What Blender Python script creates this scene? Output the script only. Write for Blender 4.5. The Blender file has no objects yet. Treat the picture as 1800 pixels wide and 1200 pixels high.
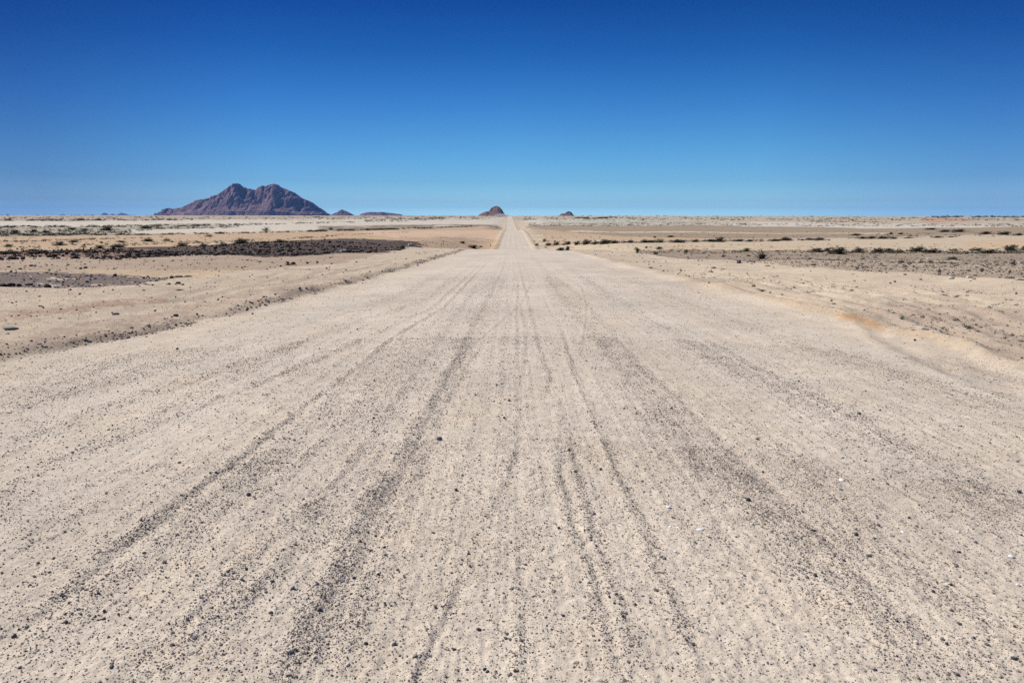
import bpy, math, random
import numpy as np
from mathutils import Matrix, Vector

# ------------------------------------------------------------------ basics
scene = bpy.context.scene
col = scene.collection
RNG = np.random.default_rng(7)
random.seed(7)
CAM_H = 1.4
F = 1200.0
PITCH = math.atan((600 - 379) / F)
ROLL = math.radians(0.075)
ROT = Matrix.Rotation(math.pi / 2 - PITCH, 3, 'X') @ Matrix.Rotation(ROLL, 3, 'Z')
ROTN = np.array(ROT)
SUN_EL, SUN_AZ = 47.0, -62.0        # degrees; azimuth from the view direction, negative = left


def tag(o, label=None, cat=None, group=None, kind=None):
    for k, v in (('label', label), ('category', cat), ('group', group), ('kind', kind)):
        if v:
            o[k] = v
    return o


def s2l(c):
    c = np.asarray(c, float) / 255.0
    return np.where(c <= 0.04045, c / 12.92, ((c + 0.055) / 1.055) ** 2.4)


ILLUM = 1.18


def seen(r, g, b):
    """albedo of a flat sunlit ground that reads as this sRGB colour in full sun"""
    return s2l((r, g, b)) / ILLUM


# ------------------------------------------------------------------ noise
def _hash(ix, iy, seed):
    h = (ix.astype(np.int64) * 374761393 + iy.astype(np.int64) * 668265263 + seed * 1442695041) & 0xFFFFFFFF
    h = ((h ^ (h >> 13)) * 1274126177) & 0xFFFFFFFF
    return (h ^ (h >> 16)) & 0xFFFFFFFF


def noise(x, y, seed=0):
    """2-D gradient noise, about -1..1"""
    x = np.asarray(x, float)
    y = np.asarray(y, float)
    x, y = np.broadcast_arrays(x, y)
    ix = np.floor(x); iy = np.floor(y)
    fx = x - ix; fy = y - iy
    u = fx * fx * fx * (fx * (fx * 6 - 15) + 10)
    v = fy * fy * fy * (fy * (fy * 6 - 15) + 10)

    def g(dx, dy):
        a = _hash(ix + dx, iy + dy, seed) * (2 * math.pi / 4294967296.0)
        return np.cos(a) * (fx - dx) + np.sin(a) * (fy - dy)
    n0 = g(0, 0) * (1 - u) + g(1, 0) * u
    n1 = g(0, 1) * (1 - u) + g(1, 1) * u
    return (n0 * (1 - v) + n1 * v) * 1.45


def fbm(x, y, oct=4, seed=0, gain=0.5):
    t = 0; a = 1; n = 0
    for k in range(oct):
        t = t + a * noise(x * 2.03 ** k, y * 2.03 ** k, seed + 17 * k)
        n += a; a *= gain
    return t / n


def sst(a, b, x):
    t = np.clip((x - a) / (b - a), 0, 1)
    return t * t * (3 - 2 * t)


# ------------------------------------------------------------------ relief
def slope(py):
    return math.tan(PITCH + math.atan((py - 600) / F))


def prof(knots, rad=0.05):
    """height along the road: knots (distance, height)"""
    ky = np.array([k[0] for k in knots], float); kz = np.array([k[1] for k in knots], float)
    t = np.linspace(math.log(0.2), math.log(90000), 6000)
    z = np.interp(np.exp(t), ky, kz)
    dt = t[1] - t[0]
    n = int(rad / dt * 3)
    k = np.exp(-0.5 * (np.arange(-n, n + 1) * dt / rad) ** 2); k /= k.sum()
    zs = np.convolve(np.pad(z, n, mode='edge'), k, 'valid')
    return t, zs


def at(d, py):
    return (d, CAM_H - d * slope(py))


NEAR = slope(415)
FAR = [(1900, -1.0), (4000, -1.6), (12000, -2.6), (40000, -10), (90000, -25)]
P_ROAD = prof([(0, 0), (40, -40 * NEAR), (74, -74 * NEAR), (110, -4.9), (150, -7.6), (180, -9.0), at(212, 437), at(350, 411), at(488, 403.4),
               (540, -10.8), (620, -13.2), (720, -13.2), at(820, 398), at(1150, 389), at(1570, 381.3)] + FAR, 0.035)
P_LEFT = prof([(0, 0), (50, -50 * NEAR), at(90, 437), at(130, 429), at(200, 421), at(320, 411.5), at(488, 404), at(700, 397), at(1000, 391.5), at(1570, 383)] + FAR, 0.09)
P_RIGHT = prof([(0, 0), (60, -60 * NEAR), at(90, 442), at(120, 434), at(180, 426), at(300, 416), at(488, 406), at(700, 399), at(1000, 392), at(1570, 383)] + FAR, 0.09)
CX = (np.array([0, 76, 210, 488, 820, 1570, 90000.]), np.array([0., 0.1, .9, .8, -2.2, -6.5, -6.5]))
LE = (np.array([0, 3, 6, 8, 10, 14, 25, 60, 90, 90000.]), np.array([6.6, 6.4, 6.1, 5.9, 5.45, 5.1, 4.85, 4.95, 5.0, 5.0]))
XR = (np.array([0, 10, 20.5, 28.5, 46.7, 60, 76, 95]), np.array([22, 18.5, 15.4, 13.1, 11.0, 10.1, 9.5, 9.5]))


def lat_of(x, y):
    return x - np.interp(y, *CX)


def left_edge(y):
    return np.interp(y, *LE) + 0.22 * noise(y * 0.9, 0 * y, 5) * sst(60, 30, y) + 0.1 * noise(y * 3.1, 0 * y, 6) * sst(30, 12, y)


def macro(x, y):
    ya = np.maximum(np.abs(y), 0.3)
    t = np.log(ya)
    zr = np.interp(t, *P_ROAD)
    zl = np.interp(t, *P_LEFT)
    zR = np.interp(t, *P_RIGHT)
    fwd = y > 0
    zr = np.where(fwd, zr, -0.01 * y * 0); zl = np.where(fwd, zl, 0); zR = np.where(fwd, zR, 0)
    lat = lat_of(x, y)
    w = sst(8.0, 26.0, np.abs(lat))
    z = zr * (1 - w) + np.where(lat < 0, zl, zR) * w
    # swells of the open plain
    aw = sst(10, 60, np.abs(lat)) * sst(40, 200, ya)
    z = z + aw * (0.45 * noise(x / 70, y / 90, 31) + 0.8 * noise(x / 260, y / 300, 32) * sst(200, 900, ya)) * sst(9000, 3000, ya)
    # low mound that carries the black rocks
    z = z + 0.95 * np.exp(-((x + 28) / 17) ** 2 - ((y - 92) / 20) ** 2)
    # drop beyond the graded right shoulder
    xr = np.interp(ya, *XR) + 0.5 * noise(y / 5, 0 * y, 41)
    z = z - 0.5 * sst(0.0, 1.6, lat - xr) * sst(110, 80, ya)
    return z


def rough(x, y):
    """small relief laid on the macro shape"""
    ya = np.maximum(np.abs(y), 0.3)
    r = np.hypot(x, y)
    lat = lat_of(x, y)
    le = left_edge(y)
    nearw = sst(110, 60, ya)
    # scarp on the left, crowned road, sandy windrow on the right
    bank = (0.06 + 0.07 * noise(y / 3.0, 0 * y, 8)) * nearw
    z = bank * sst(0.0, 0.34, -lat - le + 0.05 * noise(x * 5, y * 5, 9) * sst(25, 12, ya))
    z = z + 0.02 * nearw * np.exp(-((lat + le + 0.75) / 0.35) ** 2)
    on = sst(-0.3, 0.5, lat + le) * sst(6.4, 5.0, lat)
    z = z - 0.0012 * lat ** 2 * on * nearw
    z = z + nearw * 0.09 * np.exp(-((lat - 5.75 - 0.25 * noise(y / 6, 0 * y, 11)) / 0.35) ** 2) * (0.7 + 0.6 * noise(y / 2.5, x, 12))
    far_road = sst(120, 200, ya)
    z = z + far_road * 0.35 * (np.exp(-((np.abs(lat) - 6.3) / 1.0) ** 2))
    off = 1 - on
    # off-road lumps
    z = z + off * (0.07 * noise(x / 2.3, y / 2.3, 13) * sst(90, 30, r) + 0.035 * noise(x / 0.55, y / 0.55, 14) * sst(40, 15, r) + 0.012 * noise(x / 0.2, y / 0.2, 24) * sst(26, 14, r)
                   + 0.2 * noise(x / 9, y / 9, 15) * sst(400, 120, r) * sst(6, 14, np.abs(lat)))
    # fine relief
    z = z + 0.010 * noise(x / 0.9, y / 1.6, 16) * sst(40, 20, r)
    z = z + 0.0055 * noise(x / 0.21, y / 0.26, 17) * sst(16, 9, r)
    m = r < 9
    if np.any(m):
        xm = x[m]; ym = y[m]; rm = r[m]
        zz = 0.0044 * noise(xm / 0.065, ym / 0.07, 18) * sst(9, 5, rm) + 0.0036 * noise(xm / 0.026, ym / 0.028, 19) * sst(5, 3, rm)
        z = z.copy(); z[m] += zz
    return z


# ------------------------------------------------------------------ wheel tracks and gravel streaks on the road: (y, x) points, width, strength, ridge height
STREAKS = []                                        # filled below, once places in the photograph can be turned into places on the ground


def streaks(x, y):
    g = np.zeros_like(x); z = np.zeros_like(x)
    idx = np.nonzero((y > 0.8) & (y < 75) & (np.abs(x) < 7.5))[0]
    xs = x[idx]; ys = y[idx]
    wob = 0.012 * noise(ys / 0.9, 0 * ys, 51) * sst(.6, 2, ys)
    gg = np.zeros_like(xs); zz = np.zeros_like(xs)
    for k, (pts, wd, st, rh) in enumerate(STREAKS):
        p = sorted(pts)
        py = np.array([q[0] for q in p]); px = np.array([q[1] for q in p])
        cx = np.interp(ys, py, px) + wob * (0.6 + 0.5 * math.sin(k)) + wd * (.5 * noise(xs / .11, ys / .13, 200 + k) + .35 * noise(xs / .3, ys / .6, 240 + k))
        w2 = wd * (1 + 0.35 * noise(ys / 0.8, 0 * ys + k * 3.1, 52))
        d = (xs - cx) / w2
        e = sst(py[0] - .3, py[0] + .25 * (1 + py[0] * .2), ys) * (sst(74, 45, ys) if py[-1] > 12 else sst(py[-1] * 1.25 + .1, py[-1] * .7, ys))
        mod = np.clip(0.9 + 0.28 * noise(ys / 0.7 + 9 * k, xs / 0.3, 53) + .25 * noise(ys / 3 + 5 * k, 0 * ys, 59) + .3 * noise(ys / 0.15, xs / 0.1, 54) * sst(12, 6, ys), 0.05, 1.4)
        b = np.exp(-np.abs(d) ** 2.4) * e
        gg = np.maximum(gg, b * st * mod)
        # a ridge with a groove on its right-hand side
        zz += .38 * rh * e * (np.exp(-(d + .35) ** 2 * 1.6) - 0.75 * np.exp(-(d - .9) ** 2 * 2.2)) * (0.5 + .5 * mod) * sst(60, 30, ys)
    # faint parallel combing left by grader and tyres
    lx = xs + 0.02 * noise(ys / 4, 0 * ys, 55)
    comb = noise(lx * 2.6, ys * .02, 56) * .5 + noise(lx * 6.5, ys * .03, 57) * .5 + noise(lx * 15, ys * .05, 60) * .45 * sst(30, 14, ys) + noise(lx * 34, ys * .12, 64) * .35 * sst(12, 6, ys)
    zz += 0.0055 * comb * sst(60, 25, ys)
    gg = gg + 0.55 * np.clip(comb, 0, 1) * (0.75 + .5 * noise(xs * .7, ys / 5, 58))
    g[idx] = np.clip(gg, 0, 1); z[idx] = zz
    return g, z


RUTS = []


def ruts(x, y):
    z = np.zeros_like(x)
    idx = np.nonzero((y > 4) & (y < 60) & (np.abs(x) > 4) & (np.abs(x) < 40))[0]
    if len(idx) and RUTS:
        xs = x[idx]; ys = y[idx]; zz = np.zeros_like(xs)
        for k, pts in enumerate(RUTS):
            # measured across x or along y, whichever the path crosses more steeply
            P = np.array(pts); best = np.full(len(xs), 9.0)
            for a, b in zip(P[:-1], P[1:]):
                d = b - a; L = d @ d
                t = np.clip(((xs - a[0]) * d[0] + (ys - a[1]) * d[1]) / L, 0, 1)
                best = np.minimum(best, np.hypot(xs - a[0] - t * d[0], ys - a[1] - t * d[1]))
            q = best * (1 + .3 * noise(xs / .5, ys / .5, 300 + k)) / .17
            zz += -.030 * np.exp(-q ** 2) + .022 * np.exp(-(q - 1.7) ** 2 * 2)
        z[idx] = zz
    return z


def height(x, y):
    x = np.asarray(x, float); y = np.asarray(y, float)
    return macro(x, y) + rough(x, y) + streaks(x, y)[1] + ruts(x, y)


# ------------------------------------------------------------------ from a place in the photograph to a place on the ground
def rays(px, py):
    d = np.stack([(np.asarray(px, float) - 900) / F, -(np.asarray(py, float) - 600) / F, -np.ones(len(px))], 1)
    return d @ ROTN.T


YS = np.exp(np.linspace(math.log(1.2), math.log(60000), 2200))


def ground(pts):
    """[(px, py)] -> arrays x, y of the first ground hit (nan when none)"""
    px = np.array([p[0] for p in pts], float); py = np.array([p[1] for p in pts], float)
    X = np.full(len(px), np.nan); Y = np.full(len(px), np.nan)
    for a in range(0, len(px), 400):
        d = rays(px[a:a + 400], py[a:a + 400])
        ux = d[:, 0] / d[:, 1]; uz = d[:, 2] / d[:, 1]
        yy = np.broadcast_to(YS, (len(d), len(YS)))
        xx = ux[:, None] * yy
        gap = CAM_H + uz[:, None] * yy - macro(xx, yy)
        hit = gap < 0
        i = hit.argmax(1)
        ok = hit.any(1) & (i > 0)
        j = np.arange(len(d))
        g1 = gap[j, i]; g0 = gap[j, np.maximum(i - 1, 0)]
        f = np.where(ok, g0 / np.where(g0 - g1 == 0, 1, g0 - g1), 0)
        y = YS[np.maximum(i - 1, 0)] * (1 - f) + YS[i] * f
        Y[a:a + 400] = np.where(ok, y, np.nan); X[a:a + 400] = np.where(ok, y * ux, np.nan)
    return X, Y


for pts, wd, st, rh in [
    ([(880, 480), (837, 560), (800, 635), (760, 710), (700, 820), (650, 885), (615, 965), (587, 1005), (550, 1075), (510, 1162), (495, 1199)], .078, 1.05, .018),
    ([(890, 480), (860, 545), (825, 600), (780, 680), (720, 790), (670, 880), (640, 965), (600, 1070), (560, 1199)], .13, .5, .004),
    ([(850, 600), (795, 675), (760, 760), (725, 840), (700, 900)], .05, .5, .010),
    ([(780, 540), (699, 587), (606, 660), (505, 735), (405, 815), (280, 905), (195, 970), (110, 1040), (0, 1115)], .05, .85, .022),
    ([(760, 560), (640, 650), (560, 730), (470, 810), (370, 890), (260, 985), (100, 1110)], .16, .42, .006),
    ([(901, 473), (910, 500), (907, 551), (908, 635), (911, 725), (905, 795), (890, 840), (865, 900)], .034, .52, .010),
    ([(915, 960), (915, 1050), (920, 1160), (922, 1199)], .030, .55, .010),
    ([(915, 480), (930, 539), (946, 608), (964, 665), (960, 692)], .040, .60, .010),
    ([(990, 735), (980, 785), (987, 850), (1000, 920), (1030, 980), (1070, 1145), (1085, 1199)], .034, .55, .009),
    ([(995, 745), (1010, 825), (1025, 870), (1040, 925), (1065, 990), (1090, 1075), (1108, 1150), (1115, 1199)], .034, .50, .008),
    ([(985, 575), (1008, 655), (1026, 698), (1050, 750), (1080, 825), (1120, 905), (1155, 990), (1178, 1045), (1200, 1110), (1230, 1199)], .040, .50, .009),
    ([(945, 461), (984, 518), (1032, 572), (1095, 640), (1150, 700), (1215, 780), (1310, 865), (1410, 950), (1490, 1030), (1570, 1110), (1660, 1199)], .17, .85, .006),
    ([(955, 470), (1020, 522), (1060, 570), (1120, 640), (1200, 715), (1270, 790), (1350, 880)], .07, .6, .006),
    ([(990, 465), (1130, 560), (1260, 625), (1400, 690), (1530, 755), (1660, 830), (1799, 930)], .26, .6, .008),
    ([(1040, 460), (1180, 520), (1330, 580), (1500, 630), (1700, 690), (1799, 720)], .3, .5, .010),
    ([(1330, 760), (1450, 860), (1560, 960), (1680, 1060), (1799, 1150)], .12, .40, .004),
    ([(760, 540), (595, 615), (350, 715), (180, 780), (0, 835)], .07, .6, .012),
    ([(740, 530), (640, 560), (420, 640), (200, 710), (0, 780)], .14, .45, .010),
    ([(700, 520), (520, 570), (300, 640), (120, 690), (0, 720)], .2, .4, .010),
    ([(640, 790), (600, 830), (520, 910), (430, 990), (330, 1090), (215, 1190)], .05, .55, .012),
    ([(560, 900), (430, 1040), (320, 1150), (280, 1199)], .10, .45, .008),
    ([(940, 492), (931, 504), (915, 535), (879, 566), (816, 617), (785, 645)], .03, .35, .016),
    ([(1022, 505), (1029, 530), (1029, 560), (1023, 608)], .03, .3, .012),
    ([(880, 492), (850, 540), (815, 590), (780, 645)], .24, .55, .006),
    ([(868, 485), (800, 550), (740, 610), (680, 680), (600, 780)], .28, .42, .006),
    ([(800, 1040), (765, 1105), (750, 1135), (725, 1199)], .022, .5, .020),
    ([(850, 900), (830, 980), (790, 1060)], .05, .4, .006), ([(893, 480), (885, 560), (880, 640), (876, 700)], .05, .4, .006), ([(903, 500), (925, 580), (920, 640), (900, 720)], .04, .35, .006),
]:
    _x, _y = ground(pts)
    STREAKS.append((list(zip(_y, _x)), wd, st, rh))
RUT_PX = [[(1260, 500), (1400, 530), (1490, 547), (1530, 568), (1580, 600), (1660, 640), (1799, 690)], [(1275, 496), (1430, 527), (1515, 545), (1560, 566), (1620, 600), (1799, 672)],
          [(1330, 498), (1450, 520), (1560, 545), (1650, 575), (1799, 640)], [(1250, 478), (1400, 500), (1560, 525), (1700, 560), (1799, 590)], [(1250, 474), (1400, 495), (1560, 519), (1700, 550), (1799, 575)],
          [(1200, 470), (1400, 487), (1600, 512), (1799, 545)], [(0, 562), (200, 546), (400, 521), (560, 491), (700, 463)], [(0, 550), (200, 536), (400, 512), (560, 484), (690, 460)], [(0, 528), (250, 512), (450, 490), (640, 464)]]


for pts in RUT_PX:
    _x, _y = ground(pts)
    RUTS.append(list(zip(_x, _y)))


def depth_of(x, y):
    return y * math.cos(PITCH) + (CAM_H - 0) * math.sin(PITCH)


def inside(u, v, poly):
    c = np.zeros(u.shape, bool)
    n = len(poly)
    for i in range(n):
        x0, y0 = poly[i]; x1, y1 = poly[(i + 1) % n]
        if y0 == y1:
            continue
        c ^= ((y0 > v) != (y1 > v)) & (u < (x1 - x0) * (v - y0) / (y1 - y0) + x0)
    return c


# ------------------------------------------------------------------ mesh helpers
def mesh_np(name, verts, faces, nside, smooth=True):
    me = bpy.data.meshes.new(name)
    nf = len(faces)
    me.vertices.add(len(verts)); me.vertices.foreach_set('co', np.ascontiguousarray(verts, np.float32).ravel())
    me.loops.add(nf * nside); me.loops.foreach_set('vertex_index', np.ascontiguousarray(faces, np.int32).ravel())
    me.polygons.add(nf)
    me.polygons.foreach_set('loop_start', np.arange(0, nf * nside, nside, dtype=np.int32))
    me.polygons.foreach_set('use_smooth', np.full(nf, smooth, bool))
    me.update(calc_edges=True)
    return me


def attr_col(me, name, rgb):
    a = me.attributes.new(name, 'FLOAT_COLOR', 'POINT')
    c = np.ones((len(rgb), 4), np.float32); c[:, :3] = rgb
    a.data.foreach_set('color', c.ravel())


def attr_f(me, name, v):
    a = me.attributes.new(name, 'FLOAT', 'POINT')
    a.data.foreach_set('value', np.ascontiguousarray(v, np.float32))


def link(name, me, mat, parent=None):
    o = bpy.data.objects.new(name, me)
    if mat and not me.materials:
        me.materials.append(mat)
    col.objects.link(o)
    if parent:
        o.parent = parent
    return o


# ------------------------------------------------------------------ materials
class NT:
    def __init__(self, name):
        self.m = bpy.data.materials.new(name); self.m.use_nodes = True
        self.t = self.m.node_tree; self.n = self.t.nodes; self.l = self.t.links
        self.b = self.n['Principled BSDF']
        self.b.inputs['Roughness'].default_value = 0.95
        self.b.inputs['Specular IOR Level'].default_value = 0.12

    def node(self, t, **kw):
        n = self.n.new(t)
        for k, v in kw.items():
            setattr(n, k, v)
        return n

    def put(self, sock, v):
        if hasattr(v, 'is_output'):
            self.l.new(v, sock)
        else:
            sock.default_value = v

    def math(self, op, a, b=None, c=None, clamp=False):
        n = self.node('ShaderNodeMath', operation=op, use_clamp=clamp)
        for i, v in enumerate((a, b, c)):
            if v is not None:
                self.put(n.inputs[i], v)
        return n.outputs[0]

    def mix(self, f, a, b, blend='MIX'):
        n = self.node('ShaderNodeMix', data_type='RGBA', blend_type=blend)
        self.put(n.inputs['Factor'], f); self.put(n.inputs['A'], a); self.put(n.inputs['B'], b)
        return n.outputs['Result']

    def attr(self, name):
        return self.node('ShaderNodeAttribute', attribute_name=name)

    def noise(self, vec, scale, detail=3, rough=.6):
        n = self.node('ShaderNodeTexNoise')
        self.l.new(vec, n.inputs['Vector']); n.inputs['Scale'].default_value = scale
        n.inputs['Detail'].default_value = detail; n.inputs['Roughness'].default_value = rough
        return n.outputs['Fac']

    def ramp(self, fac, stops, interp='LINEAR'):
        n = self.node('ShaderNodeValToRGB')
        n.color_ramp.interpolation = interp
        el = n.color_ramp.elements
        while len(el) < len(stops):
            el.new(.5)
        for e, (p, c) in zip(el, stops):
            e.position = p
            e.color = (c, c, c, 1) if np.isscalar(c) else (*c, 1)
        self.l.new(fac, n.inputs[0])
        return n.outputs[0]

    def range(self, v, a, b, c, d):
        n = self.node('ShaderNodeMapRange')
        self.put(n.inputs[0], v)
        for i, q in enumerate((a, b, c, d)):
            n.inputs[i + 1].default_value = q
        return n.outputs[0]


def ground_material(name):
    k = NT(name)
    pos = k.node('ShaderNodeNewGeometry').outputs['Position']
    base = k.attr('tint').outputs['Color']; grav = k.attr('gravel').outputs['Fac']
    # broad and fine tone changes of the sand
    n1 = k.noise(pos, 0.45, 5, .62); n2 = k.noise(pos, 9, 4, .65); n3 = k.noise(pos, 70, 3, .7)
    v = k.math('ADD', k.range(n1, .3, .7, .88, 1.10), k.range(n2, .3, .7, -.07, .07))
    v = k.math('ADD', v, k.range(n3, .3, .7, -.13, .13))
    c = k.mix(1.0, base, v, 'MULTIPLY')
    warm = k.math('MULTIPLY', k.range(k.noise(pos, 1.3, 4), .52, .7, 0, .28), 1.0, clamp=True)
    c = k.mix(warm, c, k.mix(1.0, c, (1.05, .93, .80, 1), 'MULTIPLY'))
    bump_h = k.math('MULTIPLY', n3, 0.004)
    bump_h = k.math('ADD', bump_h, k.math('MULTIPLY', n2, 0.006))
    for scale, rad, cover, hh in ((150, .46, .92, .0022), (62, .40, .75, .005), (27, .30, .22, .008)):
        vo = k.node('ShaderNodeTexVoronoi', feature='F1')
        wv = k.node('ShaderNodeVectorMath', operation='ADD')
        nz = k.node('ShaderNodeTexNoise'); k.l.new(pos, nz.inputs['Vector']); nz.inputs['Scale'].default_value = scale * 1.4
        sc = k.node('ShaderNodeVectorMath', operation='SCALE'); k.l.new(nz.outputs['Color'], sc.inputs[0]); sc.inputs['Scale'].default_value = .55 / scale
        k.l.new(pos, wv.inputs[0]); k.l.new(sc.outputs[0], wv.inputs[1])
        k.l.new(wv.outputs[0], vo.inputs['Vector']); vo.inputs['Scale'].default_value = scale
        sep = k.node('ShaderNodeSeparateColor'); k.l.new(vo.outputs['Color'], sep.inputs[0])
        keep = k.math('LESS_THAN', sep.outputs[0], k.math('MULTIPLY', k.math('ADD', k.math('MULTIPLY', grav, .70), .30), cover))
        # most grains are the colour of the sand itself, darker ones come with the gravel
        grain = k.mix(1.0, base, k.range(sep.outputs[1], 0, 1, .52, 1.28), 'MULTIPLY')
        wn = k.node('ShaderNodeTexWhiteNoise', noise_dimensions='3D'); k.l.new(vo.outputs['Position'], wn.inputs['Vector'])
        dark = k.math('LESS_THAN', wn.outputs['Value'], k.math('MULTIPLY_ADD', grav, .62, .07))
        size = k.math('MULTIPLY_ADD', sep.outputs[2], .5 * rad, .5 * rad)
        dome = k.math('SUBTRACT', 1.0, k.math('DIVIDE', vo.outputs['Distance'], size), clamp=True)
        mask = k.math('MULTIPLY', keep, k.math('GREATER_THAN', dome, 0.0))
        stone = k.ramp(sep.outputs[1], [(0, (.070, .075, .083)), (.30, (.125, .13, .137)), (.48, (.21, .20, .187)), (.66, (.30, .25, .20)),
                                        (.82, (.42, .35, .28)), (.93, (.55, .51, .46)), (.98, (.20, .11, .075))], 'CONSTANT')
        c = k.mix(mask, c, k.mix(dark, grain, k.mix(.22, stone, base)))
        bump_h = k.math('ADD', bump_h, k.math('MULTIPLY', k.math('MULTIPLY', k.math('SQRT', dome), keep), hh))
    k.l.new(c, k.b.inputs['Base Color'])
    bu = k.node('ShaderNodeBump'); bu.inputs['Strength'].default_value = .9; bu.inputs['Distance'].default_value = 1.0
    k.l.new(bump_h, bu.inputs['Height']); k.l.new(bu.outputs[0], k.b.inputs['Normal'])
    return k.m


def stone_material(name, attr=True, colr=(.1, .1, .1), var=.35, scale=30):
    k = NT(name)
    co = k.node('ShaderNodeTexCoord').outputs['Object']
    c = k.attr('tint').outputs['Color'] if attr else (*colr, 1)
    n = k.noise(co, scale, 5, .65)
    c = k.mix(1.0, c, k.range(n, .25, .75, 1 - var, 1 + var), 'MULTIPLY')
    if not attr:   # dust lying on the stone
        d = k.range(k.noise(co, scale * .35, 4), .5, .72, 0, .55)
        c = k.mix(d, c, (min(1, colr[0] * 1.6 + .06), min(1, colr[1] * 1.5 + .045), min(1, colr[2] * 1.4 + .03), 1))
        bu = k.node('ShaderNodeBump'); bu.inputs['Strength'].default_value = .5; bu.inputs['Distance'].default_value = .3 / scale
        k.l.new(n, bu.inputs['Height']); k.l.new(bu.outputs[0], k.b.inputs['Normal'])
    k.l.new(c, k.b.inputs['Base Color']); k.b.inputs['Roughness'].default_value = .85
    return k.m


def leaf_material(name, colr, var):
    k = NT(name)
    r = k.attr('shade').outputs['Fac']
    c = k.mix(r, (*colr, 1), (*var, 1))
    k.l.new(c, k.b.inputs['Base Color']); k.b.inputs['Roughness'].default_value = .8
    return k.m


def mountain_material(name, a, b, scale):
    k = NT(name)
    g = k.node('ShaderNodeNewGeometry'); pos = g.outputs['Position']
    n = k.noise(pos, scale, 8, .68)
    c = k.mix(k.range(n, .32, .68, 0, 1), (*a, 1), (*b, 1))
    n2 = k.noise(pos, scale * 4, 6, .66)
    c = k.mix(1.0, c, k.range(n2, .3, .7, .7, 1.3), 'MULTIPLY')
    k.l.new(c, k.b.inputs['Base Color'])
    bu = k.node('ShaderNodeBump'); bu.inputs['Strength'].default_value = .5; bu.inputs['Distance'].default_value = .3 / scale
    k.l.new(n2, bu.inputs['Height']); k.l.new(bu.outputs[0], k.b.inputs['Normal'])
    return k.m


M_ROAD = ground_material('gravel_road'); M_GROUND = ground_material('desert_soil')
M_GRAV = stone_material('loose_gravel')
M_BLACK = stone_material('black_basalt', False, (.070, .052, .043), .6, 5)
M_DARK = stone_material('dark_pebble', False, (.078, .085, .098), .4, 60)
M_GREY = stone_material('grey_stone', False, (.17, .165, .16), .3, 40)
M_PALE = stone_material('pale_stone', False, (.44, .40, .35), .25, 30)
M_WHITE = stone_material('white_quartz', False, (.74, .73, .71), .15, 60)
M_RED = stone_material('reddish_stone', False, (.24, .115, .075), .3, 20)
M_BROWN = stone_material('brown_stone', False, (.15, .105, .08), .35, 20)
M_LEAF = [leaf_material('dark_olive_leaves', (.045, .046, .026), (.125, .118, .070)), leaf_material('grey_brown_twigs', (.085, .074, .056), (.185, .16, .12)),
          leaf_material('bright_green_leaves', (.07, .11, .03), (.14, .18, .06)), leaf_material('yellow_green_leaves', (.16, .16, .05), (.26, .25, .10))]
M_TWIG = leaf_material('bare_wood', (.045, .036, .028), (.11, .09, .07))
M_POST = stone_material('post_wood', False, (.05, .042, .036), .3, 20)

# ------------------------------------------------------------------ the ground sheet
CY = -2.5                                            # the grid is polar about a point behind the camera


def build_ground():
    ys = [0.25, .5, 1.0, 1.5, 2.0, 2.5, 3.0, 3.5]
    y = 1.2
    while y < 50000:
        ys.append(y + 2.5)
        y += max(0.006, min(y * y * 0.00075, 0.012 * y))
    R = np.array(ys)
    fine = np.arange(-43, 43.001, 0.078)
    coarse = np.concatenate([np.arange(45, 90, 3), np.arange(90, 180, 10), np.arange(180, 270, 10), np.arange(270, 316, 3)])
    TH = np.radians(np.concatenate([fine, coarse]))
    nr, nt = len(R), len(TH)
    X = (R[:, None] * np.sin(TH)[None]).ravel()
    Y = (CY + R[:, None] * np.cos(TH)[None]).ravel()
    mac = macro(X, Y)
    g, zs = streaks(X, Y)
    Z = mac + rough(X, Y) + zs + ruts(X, Y)
    tint, grav = colours(X, Y, mac, g)
    i = np.arange(nr - 1)[:, None]; j = np.arange(nt)[None]
    j2 = (j + 1) % nt
    a = i * nt + j; b = i * nt + j2; c = (i + 1) * nt + j2; d = (i + 1) * nt + j
    faces = np.stack([a, b, c, d], -1).reshape(-1, 4)[:, ::-1]
    V = np.stack([X, Y, Z], 1)
    lat = lat_of(X, Y); le = left_edge(Y)
    onroad = (lat > -le) & (lat < 5.45) & (Y > -60) & (Y < 2600)
    fr = onroad[faces].sum(1) >= 2
    for name, sel, mat in (('road', fr, M_ROAD), ('ground', ~fr, M_GROUND)):
        f = faces[sel]
        used, inv = np.unique(f, return_inverse=True)
        me = mesh_np(name, V[used], inv.reshape(-1, 4), 4)
        attr_col(me, 'tint', tint[used]); attr_f(me, 'gravel', grav[used])
        o = link(name, me, mat)
        if name == 'road':
            tag(o, 'straight pale gravel road with wheel tracks running to the horizon', 'road', kind='structure')
        else:
            tag(o, 'flat sandy desert plain on both sides of the gravel road', 'ground', kind='structure')


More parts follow.
